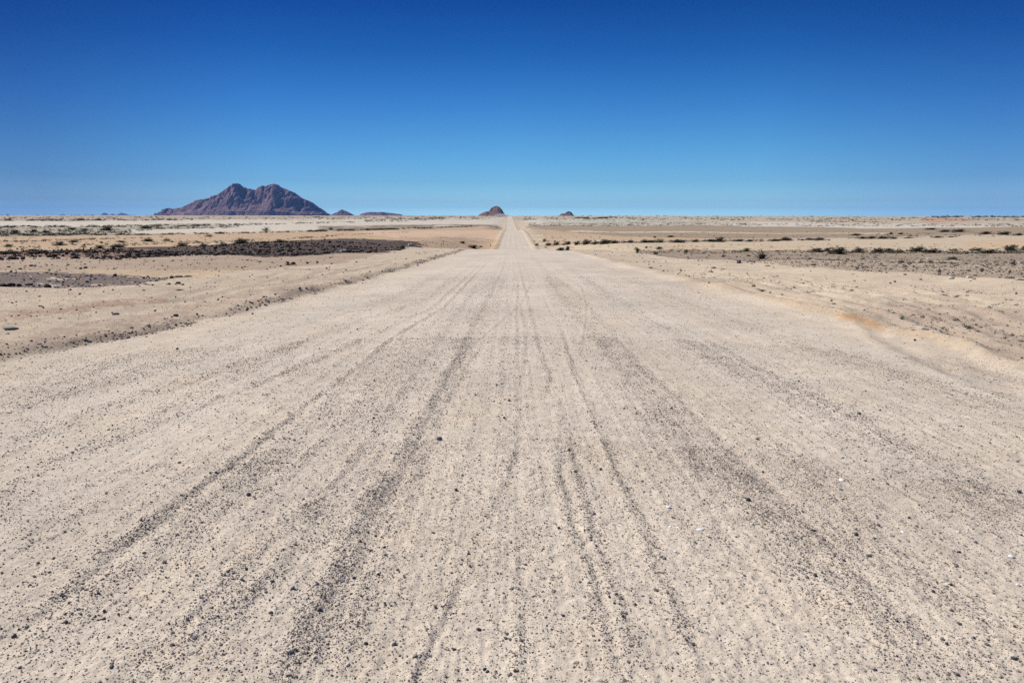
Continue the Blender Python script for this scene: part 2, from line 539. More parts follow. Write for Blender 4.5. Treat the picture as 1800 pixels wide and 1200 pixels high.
# patches of differently coloured soil: outline, colour in full sun, gravel share, cover
SOIL = [
    # ---- left plain, far to near
    ([(-60, 377), (900, 377), (900, 386), (-60, 388)], (178, 162, 142), .12, 1),
    ([(-60, 386), (470, 386), (470, 391), (-60, 390)], (166, 150, 130), .25, .7),
    ([(-60, 388.5), (200, 388), (500, 386.5), (880, 384), (882, 397), (720, 400), (560, 404), (400, 408), (215, 411), (215, 399), (-60, 398)], (208, 196, 177), .08, 1),
    ([(-60, 398), (130, 398), (290, 395), (420, 394.5), (400, 401), (216, 404), (216, 412), (-60, 413)], (176, 166, 143), .45, 1),
    ([(-60, 412), (300, 411), (300, 414.5), (-60, 418)], (146, 134, 108), .5, .85),
    ([(560, 398), (880, 396), (880, 404), (700, 405), (560, 406)], (140, 124, 104), .35, .65),
    ([(-60, 416.5), (250, 413), (420, 409.5), (560, 407), (720, 404), (880, 403), (876, 440), (740, 436), (600, 424), (300, 438), (-60, 447)], (194, 166, 134), .12, 1),
    ([(620, 407), (880, 405), (878, 420), (700, 420)], (208, 178, 148), .10, .8),
    ([(690, 418), (800, 416), (870, 418), (868, 426), (760, 428), (690, 424)], (178, 154, 130), .3, .5),
    ([(-60, 443), (140, 441), (270, 437), (400, 429), (480, 424), (560, 420), (640, 419), (700, 423), (748, 430), (700, 443), (640, 449), (560, 452), (400, 453), (270, 454), (-60, 458)], (84, 67, 57), .9, .95),
    ([(-60, 444), (150, 441), (270, 440), (200, 458), (-60, 459)], (140, 112, 95), .5, .8),
    ([(-60, 456), (330, 452), (520, 452), (680, 446), (600, 466), (420, 478), (260, 484), (-60, 484)], (178, 157, 134), .28, 1),
    ([(-60, 480), (300, 478), (480, 474), (360, 486), (-60, 486)], (194, 170, 140), .1, .8),
    ([(-60, 486), (150, 485), (330, 487), (250, 500), (110, 505), (-60, 507)], (128, 112, 102), .7, .72),
    ([(560, 500), (620, 486), (640, 490), (560, 516), (440, 535), (330, 548), (300, 545), (440, 520)], (192, 170, 146), .5, .55),
    ([(-60, 620), (60, 592), (240, 560), (350, 545), (330, 560), (240, 588), (100, 606), (-60, 640)], (190, 168, 145), .4, .65),
    ([(-60, 560), (120, 540), (300, 525), (300, 535), (120, 560), (-60, 585)], (186, 160, 136), .25, .6),
    # ---- right plain, far to near
    ([(905, 377), (1860, 378), (1860, 392), (905, 386)], (187, 173, 150), .15, 1),
    ([(1620, 384.5), (1700, 385), (1705, 389), (1620, 389.5)], (192, 154, 130), .1, .75),
    ([(920, 386), (1200, 389), (1500, 394), (1860, 396), (1860, 401), (1500, 402), (1300, 398), (930, 398)], (208, 198, 182), .08, 1),
    ([(960, 388), (1250, 390), (1250, 395), (960, 394)], (176, 172, 152), .4, .6),
    ([(925, 397.5), (1300, 397), (1560, 401), (1860, 399), (1860, 410), (1500, 418), (1200, 419), (1000, 417), (935, 404)], (164, 145, 120), .35, 1),
    ([(1000, 406), (1560, 409.5), (1560, 411), (1000, 408)], (206, 186, 160), .1, .85),
    ([(930, 403), (1000, 409), (1100, 416), (1200, 418), (1400, 419), (1420, 426), (1000, 431), (945, 437)], (196, 170, 140), .2, .85),
    ([(990, 426), (1200, 428), (1500, 420), (1860, 415), (1860, 444), (1500, 443), (1200, 443), (1080, 441)], (203, 183, 155), .14, 1),
    ([(1130, 431), (1300, 434), (1500, 431), (1380, 437), (1180, 437)], (206, 174, 134), .05, .55),
    ([(1690, 424), (1860, 418), (1860, 432), (1700, 440)], (206, 176, 142), .05, .55),
    ([(1100, 443), (1330, 440), (1500, 442), (1860, 443), (1860, 462), (1500, 462), (1300, 460), (1180, 452)], (164, 146, 124), .55, .9),
    ([(1400, 456), (1860, 459), (1860, 503), (1560, 483), (1450, 476), (1300, 466)], (182, 163, 139), .45, 1),
    ([(1500, 478), (1860, 486), (1860, 503), (1560, 484)], (172, 150, 128), .5, .6),
    # graded right shoulder, orange strip of drifted sand, rougher ground outside it
    ([(1010, 438), (1110, 444), (1180, 452), (1300, 465), (1450, 475), (1560, 483), (1860, 502), (1860, 560), (1500, 530), (1200, 480)], (210, 191, 165), .18, .95),
    ([(1480, 530), (1620, 535), (1860, 560), (1860, 660), (1700, 605), (1580, 570)], (192, 172, 150), .4, .75),
    ([(1120, 473), (1230, 499), (1420, 541), (1540, 566), (1640, 596), (1860, 658), (1860, 690), (1640, 618), (1480, 575), (1380, 548), (1230, 510)], (208, 184, 154), .2, .58),
    ([(1465, 558), (1520, 561), (1556, 580), (1545, 592), (1488, 575)], (196, 160, 122), .2, .75),
    ([(1640, 606), (1760, 640), (1860, 672), (1860, 690), (1700, 640)], (200, 168, 132), .2, .7),
    # strips beside the far road
    ([(873, 438), (884, 412), (889, 402), (893, 402), (888, 412), (881, 438)], (212, 190, 160), .1, .75),
    ([(936, 438), (924, 412), (915, 402), (919, 402), (930, 412), (945, 438)], (208, 186, 156), .1, .75),
    ([(928, 408), (950, 412), (968, 440), (946, 437), (932, 415)], (208, 196, 168), .2, .6),
]


def colours(X, Y, Z, streak):
    n = len(X)
    rgb = np.tile(seen(201, 182, 157), (n, 1)); grav = np.full(n, .22)
    ya = np.maximum(Y, .5)
    u = X / ya; v = np.log(ya)
    q = np.clip((CAM_H - Z) / ya * 1240, 1.0, 400)
    lat = lat_of(X, Y); le = left_edge(Y)
    near = Y > 1
    amp = 1.0 / q
    wv = v + amp * (1.3 * noise(u * 9, v * 9, 61) + 1.1 * noise(u * 34, v * 30, 62) + .8 * noise(u * 110, v * 80, 63))
    wu = u + .012 * noise(u * 14, v * 30, 64) + .006 * noise(u * 60, v * 90, 65)
    pat = .6 * noise(u * 16, v * 28, 66) + .5 * noise(u * 60, v * 90, 67)
    for poly, colr, gr, cover in SOIL:
        px, py = ground(poly)
        # points above the skyline sit at the far rim of the sheet
        bad = np.isnan(px)
        if bad.any():
            for k in np.nonzero(bad)[0]:
                py[k] = 45000.; px[k] = (poly[k][0] - 900) / F * 45000. / math.cos(PITCH)
        P = list(zip(px / py, np.log(py)))
        m = near & inside(wu, wv, P)
        if cover < 1:
            m &= pat < (cover - .5) * 1.6
        rgb[m] = seen(*colr); grav[m] = gr
    # tone drift of the plain
    t = 1 + .07 * noise(u * 22, v * 40, 68) + .06 * noise(u * 70, v * 150, 69) + .05 * noise(X / 3, Y / 6, 70)
    # the road
    on = sst(-0.15, 0.25, lat + le) * sst(5.7, 5.3, lat)
    on = np.where(Y < 3000, on, 0)
    road = np.tile(seen(212, 198, 179), (n, 1))
    sandy = np.clip(.5 + .9 * noise(lat / .7, Y / 40, 71), 0, 1)[:, None]
    road = road * (1 - .5 * sandy) + np.array(seen(212, 194, 171)) * .5 * sandy
    gr_road = (.14 + .85 * streak + .08 * noise(lat / .8, Y / 6, 72)) * (1 - .6 * sst(60, 160, Y))
    far = sst(70, 180, Y)
    fs = .5 + .5 * np.sin(lat * 3.3)
    road = road * (1 - far[:, None] * .06 * fs[:, None])
    rgb = rgb * (1 - on[:, None]) + road * on[:, None]
    grav = grav * (1 - on) + gr_road * on
    # stony, darker crumbling lip along the left edge
    lip = np.exp(-((lat + le + .05) / .22) ** 2) * sst(80, 50, Y) * (Y > 3) * np.clip(.55 + .9 * noise(Y / 2.2, 0 * Y, 73), 0, 1)
    rgb = rgb * (1 - lip[:, None] * .6) + np.array(seen(132, 112, 94)) * lip[:, None] * .6
    grav = np.clip(grav + lip * .6, 0, 1)
    # strip of drifted sand at both road margins
    sand = (np.exp(-((lat + le - .55) / .45) ** 2) + .8 * np.exp(-((lat - 5.2) / .3) ** 2)) * sst(80, 60, Y) * np.clip(.6 + .8 * noise(Y / 4, lat, 74), 0, 1)
    sand = np.clip(sand, 0, 1)
    rgb = rgb * (1 - sand[:, None] * .45) + np.array(seen(216, 190, 158)) * sand[:, None] * .45
    grav = grav * (1 - sand * .7)
    rgb = rgb * t[:, None]
    return np.clip(rgb, .01, .9), np.clip(grav, 0, 1)


build_ground()


# ------------------------------------------------------------------ gravel: uncountable loose stones, one mesh
def ico():
    p = (1 + 5 ** .5) / 2
    v = np.array([(-1, p, 0), (1, p, 0), (-1, -p, 0), (1, -p, 0), (0, -1, p), (0, 1, p), (0, -1, -p), (0, 1, -p), (p, 0, -1), (p, 0, 1), (-p, 0, -1), (-p, 0, 1)], float)
    v /= np.linalg.norm(v[0])
    f = np.array([(0, 11, 5), (0, 5, 1), (0, 1, 7), (0, 7, 10), (0, 10, 11), (1, 5, 9), (5, 11, 4), (11, 10, 2), (10, 7, 6), (7, 1, 8),
                  (3, 9, 4), (3, 4, 2), (3, 2, 6), (3, 6, 8), (3, 8, 9), (4, 9, 5), (2, 4, 11), (6, 2, 10), (8, 6, 7), (9, 8, 1)])
    return v, f


OCT = (np.array([(1, 0, 0), (-1, 0, 0), (0, 1, 0), (0, -1, 0), (0, 0, 1), (0, 0, -1)], float),
       np.array([(0, 2, 4), (2, 1, 4), (1, 3, 4), (3, 0, 4), (2, 0, 5), (1, 2, 5), (3, 1, 5), (0, 3, 5)]))
STONE_PAL = np.array([(.085, .09, .10), (.13, .135, .142), (.165, .15, .155), (.21, .175, .16), (.27, .22, .18), (.36, .30, .24), (.55, .52, .48), (.17, .10, .07)])
STONE_W2 = np.array([.035, .06, .11, .20, .25, .24, .07, .035])
STONE_W = np.array([.16, .17, .16, .17, .16, .10, .04, .04])


def cloud_of_stones(x, y, size, shape, sink=.25, pal=STONE_PAL, w=STONE_W):
    n = len(x)
    v, f = shape
    V = v[None] * (1 + .28 * RNG.uniform(-1, 1, (n, len(v), 1)))
    sc = np.stack([size * RNG.uniform(.75, 1.3, n), size * RNG.uniform(.6, 1.0, n), size * RNG.uniform(.4, .8, n)], 1) * .5
    V = V * sc[:, None, :]
    a = RNG.uniform(0, 2 * math.pi, n); ca, sa = np.cos(a)[:, None], np.sin(a)[:, None]
    tl = RNG.normal(0, .25, n)[:, None]
    X = V[..., 0] * ca - V[..., 1] * sa; Yv = V[..., 0] * sa + V[..., 1] * ca
    Zv = V[..., 2] + X * np.sin(tl)
    z = height(x, y)
    P = np.stack([X + x[:, None], Yv + y[:, None], Zv + (z + sc[:, 2] * (1 - 2 * sink))[:, None]], -1)
    c = pal[RNG.choice(len(pal), n, p=w / w.sum())] * RNG.uniform(.75, 1.25, (n, 1))
    F_ = f[None] + (np.arange(n) * len(v))[:, None, None]
    return P.reshape(-1, 3), F_.reshape(-1, 3), np.repeat(c, len(v), 0)


def fan(n, r0, r1, half=41):
    r = np.sqrt(RNG.uniform(r0 ** 2, r1 ** 2, n)); t = np.radians(RNG.uniform(-half, half, n))
    return r * np.sin(t), r * np.cos(t)


def gravel_at(x, y):
    g, _ = streaks(x, y)
    lat = lat_of(x, y); le = left_edge(y)
    on = (lat > -le) & (lat < 5.6)
    clump = np.clip(.8 + .6 * noise(x / .16, y / .24, 81) + .3 * noise(x / .8, y / 3, 82), .05, 2)
    lip = np.exp(-((lat + le + .05) / .2) ** 2)
    return np.where(on, (.15 + .80 * g), .2) * clump + lip * .35


def build_gravel():
    Vs, Fs, Cs, off = [], [], [], 0
    for n, r0, r1, lo, hi, shape, dm in ((260000, 1.7, 4.6, .004, .008, OCT, 1.), (260000, 1.7, 9.5, .007, .013, OCT, 1.), (150000, 1.7, 24, .011, .020, ico(), .8), (2200, 2.0, 34, .018, .030, ico(), .8)):
        x, y = fan(n, r0, r1)
        keep = RNG.uniform(0, 1, n) < gravel_at(x, y) * dm
        x = x[keep]; y = y[keep]
        s = lo * (hi / lo) ** (RNG.uniform(0, 1, len(x)) ** 1.6)
        V, F_, C = cloud_of_stones(x, y, s, shape, .25, STONE_PAL, STONE_W2)
        Vs.append(V); Fs.append(F_ + off); Cs.append(C); off += len(V)
    # coarser scatter outside the road, out to the crest
    x, y = fan(26000, 8, 70)
    lat = lat_of(x, y)
    offroad = (lat < -left_edge(y)) | (lat > 6.2)
    lip = np.exp(-((lat + left_edge(y) + .1) / .25) ** 2)
    beyond = lat > np.interp(y, *XR)
    p = np.where(offroad, .05 + .22 * np.clip(noise(x / 6, y / 6, 83) + .2, 0, 1), 0) + lip * .8 + np.where(beyond, .35, 0)
    keep = RNG.uniform(0, 1, len(x)) < p
    x = x[keep]; y = y[keep]
    s = np.minimum(.03 * (5 ** (RNG.uniform(0, 1, len(x)) ** 2.2)), .0042 * y + .012)
    V, F_, C = cloud_of_stones(x, y, s, ico())
    Vs.append(V); Fs.append(F_ + off); Cs.append(C); off += len(V)
    # crumbled stones along the lip of the left road edge
    y = 5 + 65 * RNG.uniform(0, 1, 3600) ** 1.5
    x = np.interp(y, *CX) - left_edge(y) - .08 + RNG.normal(0, .13, len(y))
    keep = RNG.uniform(0, 1, len(y)) < np.clip(.45 + 1.3 * noise(y / 2.2, 0 * y, 73), 0, 1)
    x = x[keep]; y = y[keep]
    s = np.minimum(.016 * (4.5 ** (RNG.uniform(0, 1, len(x)) ** 2.4)), .003 * y + .016)
    V, F_, C = cloud_of_stones(x, y, s, ico())
    Vs.append(V); Fs.append(F_ + off); Cs.append(C)
    me = mesh_np('gravel', np.concatenate(Vs), np.concatenate(Fs), 3, False)
    attr_col(me, 'tint', np.concatenate(Cs))
    tag(link('gravel', me, M_GRAV), 'loose grey and tan gravel strewn over the sandy road and its shoulders', 'gravel', kind='stuff')


build_gravel()


# ------------------------------------------------------------------ single rocks and stones
def rock_mesh(name, seed, angular=True, squash=.7):
    rg = np.random.default_rng(seed)
    import bmesh
    bm = bmesh.new()
    bmesh.ops.create_icosphere(bm, subdivisions=3, radius=1)
    co = np.array([v.co[:] for v in bm.verts])
    if angular:
        for _ in range(11):
            d = rg.normal(size=3); d /= np.linalg.norm(d)
            h = rg.uniform(.55, .88)
            s = co @ d
            co = co - np.where(s > h, s - h, 0)[:, None] * d * .92
    nz = .10 * noise(co[:, 0] * 2.2 + seed, co[:, 1] * 2.2 + co[:, 2] * 1.7, seed) + .04 * noise(co[:, 0] * 6 + co[:, 2] * 5, co[:, 1] * 6, seed + 1)
    co = co * (1 + nz[:, None])
    co = co * np.array([1, rg.uniform(.7, .95), squash * rg.uniform(.85, 1.1)])
    co[:, 2] -= co[:, 2].min() * .62
    co[:, :] /= (co[:, 0].max() - co[:, 0].min())
    for v, c in zip(bm.verts, co):
        v.co = c
    me = bpy.data.meshes.new(name); bm.to_mesh(me); bm.free()
    me.polygons.foreach_set('use_smooth', np.full(len(me.polygons), not angular, bool))
    return me


MESHES = {}


def rock_variant(mat, angular, seed, squash):
    key = (mat.name, angular, seed, squash)
    if key not in MESHES:
        me = rock_mesh('rock_shape', seed, angular, squash); me.materials.append(mat)
        MESHES[key] = me
    return MESHES[key]


def place_rock(name, px, py, wpx, hpx, mat, label, cat, group=None, angular=True, sink=0.0):
    X, Y = ground([(px, py)])
    if np.isnan(X[0]):
        return None
    return rock_at(name, X[0], Y[0], wpx, hpx, mat, label, cat, group, angular, sink)


def rock_at(name, x, y, wpx, hpx, mat, label, cat, group=None, angular=True, sink=0.0):
    w = wpx * depth_of(x, y) / F * (1.0 if angular else .76)
    flat = hpx / max(wpx, 1)
    me = rock_variant(mat, angular, random.randint(1, 5) + (0 if angular else 20), .75 if flat > .5 else .4)
    o = bpy.data.objects.new(name, me); col.objects.link(o)
    z = float(height(np.array([x]), np.array([y]))[0])
    o.location = (x, y, z - sink * w)
    hs = min(1.3, max(.35, flat * (1.5 if flat > .5 else 2.4)))
    o.scale = (w, w * random.uniform(.85, 1.15), w * hs)
    o.rotation_euler = (random.uniform(-.12, .12), random.uniform(-.12, .12), random.uniform(0, 6.28))
    return tag(o, label, cat, group)


ORD = ['first', 'second', 'third', 'fourth', 'fifth', 'sixth', 'seventh', 'eighth', 'ninth', 'tenth', 'eleventh', 'twelfth', 'thirteenth', 'fourteenth', 'fifteenth',
       'sixteenth', 'seventeenth', 'eighteenth', 'nineteenth', 'twentieth', 'twenty-first', 'twenty-second', 'twenty-third', 'twenty-fourth', 'twenty-fifth', 'twenty-sixth']

# stones on the road that stand out: px, py, width, height
ROAD_STONES = [
    (437, 870, 11, 8, 'dark', 'blackish pebble standing alone between two tracks on the left half of the road'),
    (1315, 882, 11, 8, 'dark', 'smooth black pebble at the left rim of the broad gravel strip on the road'),
    (1505, 941, 11, 8, 'dark', 'round dark grey pebble above the flat blue-grey pebble on the right half of the road'),
    (1527, 978, 13, 7, 'grey', 'flat blue-grey pebble below the round dark pebble on the right half of the road'),
    (772, 771, 14, 10, 'grey', 'largest grey stone beside the dark wheel rut left of the road centre'),
    (628, 578, 5, 4, 'dark', 'tiny black stone alone on the smooth pale left lane farther up the road'),
    (676, 962, 8, 10, 'dark', 'upright black pebble touching a pale pebble in the wheel rut near the camera'),
    (677, 977, 8, 8, 'pale', 'pale rounded pebble touching the upright black pebble in the wheel rut'),
    (825, 996, 8, 9, 'pale', 'whitish round pebble with a crisp shadow on the near road centre'),
    (842, 800, 7, 6, 'white', 'small white round pebble beside the central wheel track'),
    (1792, 862, 10, 7, 'dark', 'dark pebble at the far right border of the road picture'),
    (1510, 727, 9, 6, 'grey', 'grey stone alone on the right-hand lane below the sandy verge'),
    (1037, 942, 10, 6, 'pale', 'pale greenish pebble in the track right of the road centre'),
    (802, 862, 8, 7, 'dark', 'blue-black pebble between the wheel rut and the central track'),
    (1433, 1014, 9, 9, 'dark', 'dark pebble in the densest gravel at the lower right of the road'),
    (116, 1093, 10, 7, 'dark', 'dark pebble lowest on the far left side of the road'),
]
MATS = {'dark': M_DARK, 'grey': M_GREY, 'pale': M_PALE, 'white': M_WHITE, 'red': M_RED, 'brown': M_BROWN, 'black': M_BLACK}
for px, py, w, h, m, lab in ROAD_STONES:
    place_rock('pebble', px, py, w, h, MATS[m], lab, 'pebble', 'pebbles lying on the gravel road', angular=False)
for px, py, w in [(1483, 987, 7), (763, 937, 6), (375, 968, 7), (477, 1079, 8), (498, 968, 6), (1547, 721, 6), (1404, 669, 6), (1341, 829, 6), (1303, 834, 6), (1712, 1121, 8), (1782, 1157, 12),
                  (1682, 1186, 10), (1664, 1131, 8), (1640, 1041, 8), (1071, 1049, 8), (1095, 1086, 8), (857, 1180, 9), (643, 1131, 9), (622, 1016, 8), (665, 1008, 8), (1598, 908, 7), (372, 869, 5),
                  (1056, 824, 7), (1000, 793, 7), (895, 705, 7), (886, 735, 7), (657, 735, 6), (873, 677, 5), (1080, 1060, 7), (982, 928, 6), (760, 935, 6), (1180, 716, 6), (1263, 768, 6), (1690, 747, 6)]:
    m = random.choice([M_DARK, M_DARK, M_DARK, M_GREY])
    place_rock('pebble', px, py, w, w * .75, M_DARK if m is M_DARK else M_GREY, 'small dark grey pebble lying among the finer gravel of the road', 'pebble',
               'small dark pebbles among the road gravel', angular=False)
WHITES = [(1230, 931, 17, 6, 'brightest white quartz chip pressed into the smooth sand right of the road centre'), (1587, 934, 11, 5, 'small white quartz chip right of the broad gravel strip'),
          (1480, 842, 17, 7, 'wide cream white chip on the smooth lane beyond the broad gravel strip'), (745, 512, 12, 3, 'thin white flake farthest up the left lane of the road'),
          (655, 617, 13, 4, 'white flake on the left lane beside a gravel streak'), (580, 690, 14, 4, 'white flake on the left lane just above a dark ridge of gravel'),
          (522, 747, 9, 4, 'little white flake in the left tracks, nearest the camera of the three flakes there'), (1778, 975, 13, 7, 'white quartz chip at the right border of the road, the higher of two'),
          (1790, 1023, 9, 6, 'white quartz chip at the right border of the road, the lower of two'), (1160, 597, 11, 3, 'white flake on the right lane half way up the road')]
for px, py, w, h, lab in WHITES:
    place_rock('quartz_chip', px, py, w, h, M_WHITE, lab, 'white stone', 'white quartz chips on the road', angular=False, sink=.07)
for px, py, w in [(1187, 966, 10), (1175, 891, 12), (1178, 925, 10), (1192, 926, 8), (1265, 1121, 11), (215, 740, 8), (370, 668, 7), (1558, 925, 8), (1685, 930, 8), (1100, 803, 7), (1112, 1002, 9), (1245, 1060, 9), (395, 720, 7)]:
    place_rock('quartz_chip', px, py, w, w * .45, M_WHITE, 'tiny pale quartz chip bedded in the smooth sand of the road', 'white stone', 'small pale chips bedded in the road', angular=False, sink=.1)

LEFT_ROCKS = [
    (85, 505, 12, 9, 'black', 'black boulder alone just in front of the dark gravel patch left of the road'),
    (52, 501, 13, 6, 'black', 'low dark rock in the dark gravel patch, next to the cluster at the picture border'),
    (6, 504, 12, 8, 'black', 'black rock at the left border, outermost of the cluster in the dark gravel'), (19, 504, 14, 9, 'black', 'biggest black rock of the cluster at the left picture border'),
    (33, 503, 10, 7, 'black', 'black rock at the inner end of the cluster at the left picture border'),
    (203, 489, 7, 5, 'black', 'round dark stone at the upper rim of the dark gravel patch'),
    (315, 489, 18, 6, 'black', 'long dark rock with a green tuft behind it, inner end of the dark gravel'),
    (303, 492, 7, 5, 'black', 'small black rock touching the long dark rock by the green tuft'),
    (266, 501, 10, 3, 'brown', 'flat brown slab in the pale gravel below the dark patch'), (314, 499, 9, 5, 'brown', 'brown stone in the pale gravel below the long dark rock'),
    (297, 501, 6, 4, 'grey', 'grey stone between the flat brown slab and the brown stone'),
    (204, 562, 12, 6, 'grey', 'grey wedge of stone above the crumbling left road edge'),
    (20, 586, 26, 7, 'grey', 'wide flat grey slab near the left border above the road edge'),
    (220, 511, 8, 4, 'grey', 'pale grey stone on the light gravel left of the road'),
    (151, 475, 6, 4, 'black', 'dark stone, upper of two on the brown flat below the black rocks'), (143, 481, 6, 4, 'black', 'dark stone, lower of two on the brown flat below the black rocks'),
    (55, 469, 6, 4, 'black', 'dark stone on the brown flat touching a grey stone'), (62, 469, 6, 4, 'grey', 'grey stone on the brown flat touching a dark stone'),
    (16, 472, 6, 3, 'black', 'dark stone on the brown flat nearest the left border'),
    (515, 467, 10, 6, 'black', 'largest black stone of the group with a green tuft below the black rock field'), (506, 464, 5, 4, 'black', 'small black stone left of the largest one by the green tuft'),
    (540, 465, 6, 4, 'black', 'black stone right of the tuft group, below the black rock field'), (558, 463, 6, 4, 'black', 'outermost black stone in the row right of the green tuft'),
    (457, 463, 6, 3, 'brown', 'brown stone left of the tuft group below the black rock field'), (493, 471, 6, 4, 'brown', 'brown stone in front of the green tuft below the black rock field'),
    (604, 447, 13, 7, 'pale', 'pale tan boulder at the lower rim of the black rock field'), (611, 448, 8, 8, 'black', 'black boulder leaning against the pale tan boulder of the rock field'),
    (708, 438, 10, 7, 'black', 'black boulder at the roadward tip of the black rock field'), (721, 434, 10, 8, 'pale', 'pale boulder at the roadward tip of the black rock field'),
    (702, 441, 8, 4, 'brown', 'brown rock below the black boulder at the tip of the rock field'),
    (312, 610, 6, 4, 'dark', 'dark stone fallen onto the road below the left edge'), (232, 577, 8, 4, 'grey', 'grey stone on the crumbling left road edge'),
    (310, 558, 9, 5, 'dark', 'dark rock on the left road edge, right of the grey wedge'),
]
for px, py, w, h, m, lab in LEFT_ROCKS:
    place_rock('rock', px, py, w, h, MATS[m], lab, 'rock', 'rocks on the left plain')
RIGHT_ROCKS = [
    (1299, 464, 10, 7, 'dark', 'dark grey boulder beside the bare bush at the rim of the right shoulder'), (1325, 463, 7, 4, 'dark', 'dark stone between the grey boulder and the bare bush'),
    (1271, 453, 6, 4, 'black', 'black stone above the grey boulder on the right stony ground'), (1153, 447, 9, 5, 'black', 'black rock next to the white stone beside the little tree'),
    (1161, 448, 4, 3, 'white', 'white stone next to the black rock beside the little tree'), (1384, 455, 6, 4, 'black', 'black stone right of the bare bush'),
    (1651, 480, 6, 6, 'black', 'round black stone on the right stony ground, lower of two'), (1651, 472, 4, 4, 'brown', 'small brown stone above the round black stone'),
    (1726, 473, 8, 6, 'brown', 'round brown boulder alone on the right stony ground'), (1672, 493, 11, 6, 'pale', 'whitish boulder with a dark face at the rim of the right shoulder'),
    (1703, 493, 12, 5, 'pale', 'tan slab right of the whitish boulder at the rim of the shoulder'), (1712, 496, 8, 3, 'grey', 'grey slab in front of the tan slab'),
    (1773, 497, 16, 5, 'grey', 'long grey slab near the right border at the rim of the shoulder'), (1792, 499, 15, 7, 'pale', 'tan boulder at the right border at the rim of the shoulder'),
    (1783, 492, 6, 4, 'brown', 'brown stone above the long grey slab near the right border'), (1587, 481, 11, 4, 'grey', 'grey slab left of the reddish slabs along the shoulder rim'),
    (1616, 482, 9, 4, 'grey', 'grey slab between the other grey slab and the long reddish slab'), (1632, 483, 15, 4, 'red', 'long reddish slab along the right shoulder rim'),
    (1511, 478, 10, 4, 'red', 'reddish brown slab farther along the shoulder rim'), (1493, 477, 6, 4, 'dark', 'dark stone left of the reddish brown slab'),
    (1525, 478, 6, 4, 'dark', 'dark stone right of the reddish brown slab'), (1548, 478, 7, 4, 'dark', 'dark stone half way between the reddish slabs'),
    (1613, 464, 7, 4, 'pale', 'pale stone in the middle of the right stony ground'), (1631, 455, 4, 3, 'white', 'white stone on the right stony ground behind the yellow-green tuft'),
    (1590, 488, 7, 3, 'red', 'small red stone in front of the grey slab at the shoulder rim'), (1626, 586, 15, 5, 'grey', 'flat grey stone on the rough sand outside the right verge'),
    (1530, 540, 6, 3, 'dark', 'dark stone above the patch of crumbled orange sand'), (1684, 602, 9, 4, 'pale', 'whitish stone on the rough sand outside the right verge'),
    (1662, 596, 8, 4, 'brown', 'brown stone left of the whitish stone outside the right verge'), (1608, 599, 5, 4, 'dark', 'dark stone in the orange sand of the right verge'),
    (1478, 405.5 + 36, 5, 3, 'white', 'white stone below the row of dark bushes on the right'), (1657, 417.5, 7, 3, 'pale', 'pale boulder among the far bushes on the right'),
]
for px, py, w, h, m, lab in RIGHT_ROCKS:
    place_rock('rock', px, py, w, h, MATS[m], lab, 'rock', 'rocks on the right plain')

# black rock field: the largest rocks one by one, the rest as one mass
FIELD = [(150, 447), (270, 441), (400, 430), (480, 425), (560, 421.5), (640, 420.5), (700, 424), (742, 431), (700, 442), (640, 448), (560, 451), (400, 452), (270, 453), (150, 455)]


def scatter_px(poly, n):
    xs = [p[0] for p in poly]; ys = [p[1] for p in poly]
    px = RNG.uniform(min(xs), max(xs), n * 4); py = RNG.uniform(min(ys), max(ys), n * 4)
    m = inside(px, py, poly)
    return px[m][:n], py[m][:n]


px, py = scatter_px(FIELD, 2300)
X, Y = ground(list(zip(px, py)))
ok = ~np.isnan(X) & (Y < 140); X = X[ok]; Y = Y[ok]
S = .10 * (4.2 ** (RNG.uniform(0, 1, len(X)) ** 1.9))
app = S / Y
order = np.argsort(-app)
for i in order[:190]:
    rock_at('rock', X[i], Y[i], S[i] / depth_of(X[i], Y[i]) * F, S[i] / depth_of(X[i], Y[i]) * F * random.uniform(.4, .62), M_BLACK,
            'angular blackish brown rock in the black rock field left of the road', 'rock', 'rocks of the black rock field')
rest = order[190:]
V, F_, C = cloud_of_stones(X[rest], Y[rest], S[rest] * .95, ico(), .15, np.array([(.03, .023, .02), (.06, .045, .038), (.12, .09, .072), (.24, .19, .15)]), np.array([.4, .3, .22, .08]))
px, py = scatter_px([(-30, 446), (180, 443), (270, 442), (330, 452), (200, 457), (-30, 458)], 420)
X2, Y2 = ground(list(zip(px, py))); ok = ~np.isnan(X2) & (Y2 < 140)
V2, F2, C2 = cloud_of_stones(X2[ok], Y2[ok], .10 * (4 ** (RNG.uniform(0, 1, ok.sum()) ** 2)), ico(), .15, np.array([(.035, .027, .024), (.06, .045, .038), (.10, .075, .06)]), np.array([.5, .3, .2]))
me = mesh_np('rubble', np.concatenate([V, V2]), np.concatenate([F_, F2 + len(V)]), 3, False)
attr_col(me, 'tint', np.concatenate([C, C2]))
tag(link('rubble', me, M_GRAV), 'mass of smaller black stones between the rocks of the dark field', 'rubble', kind='stuff')

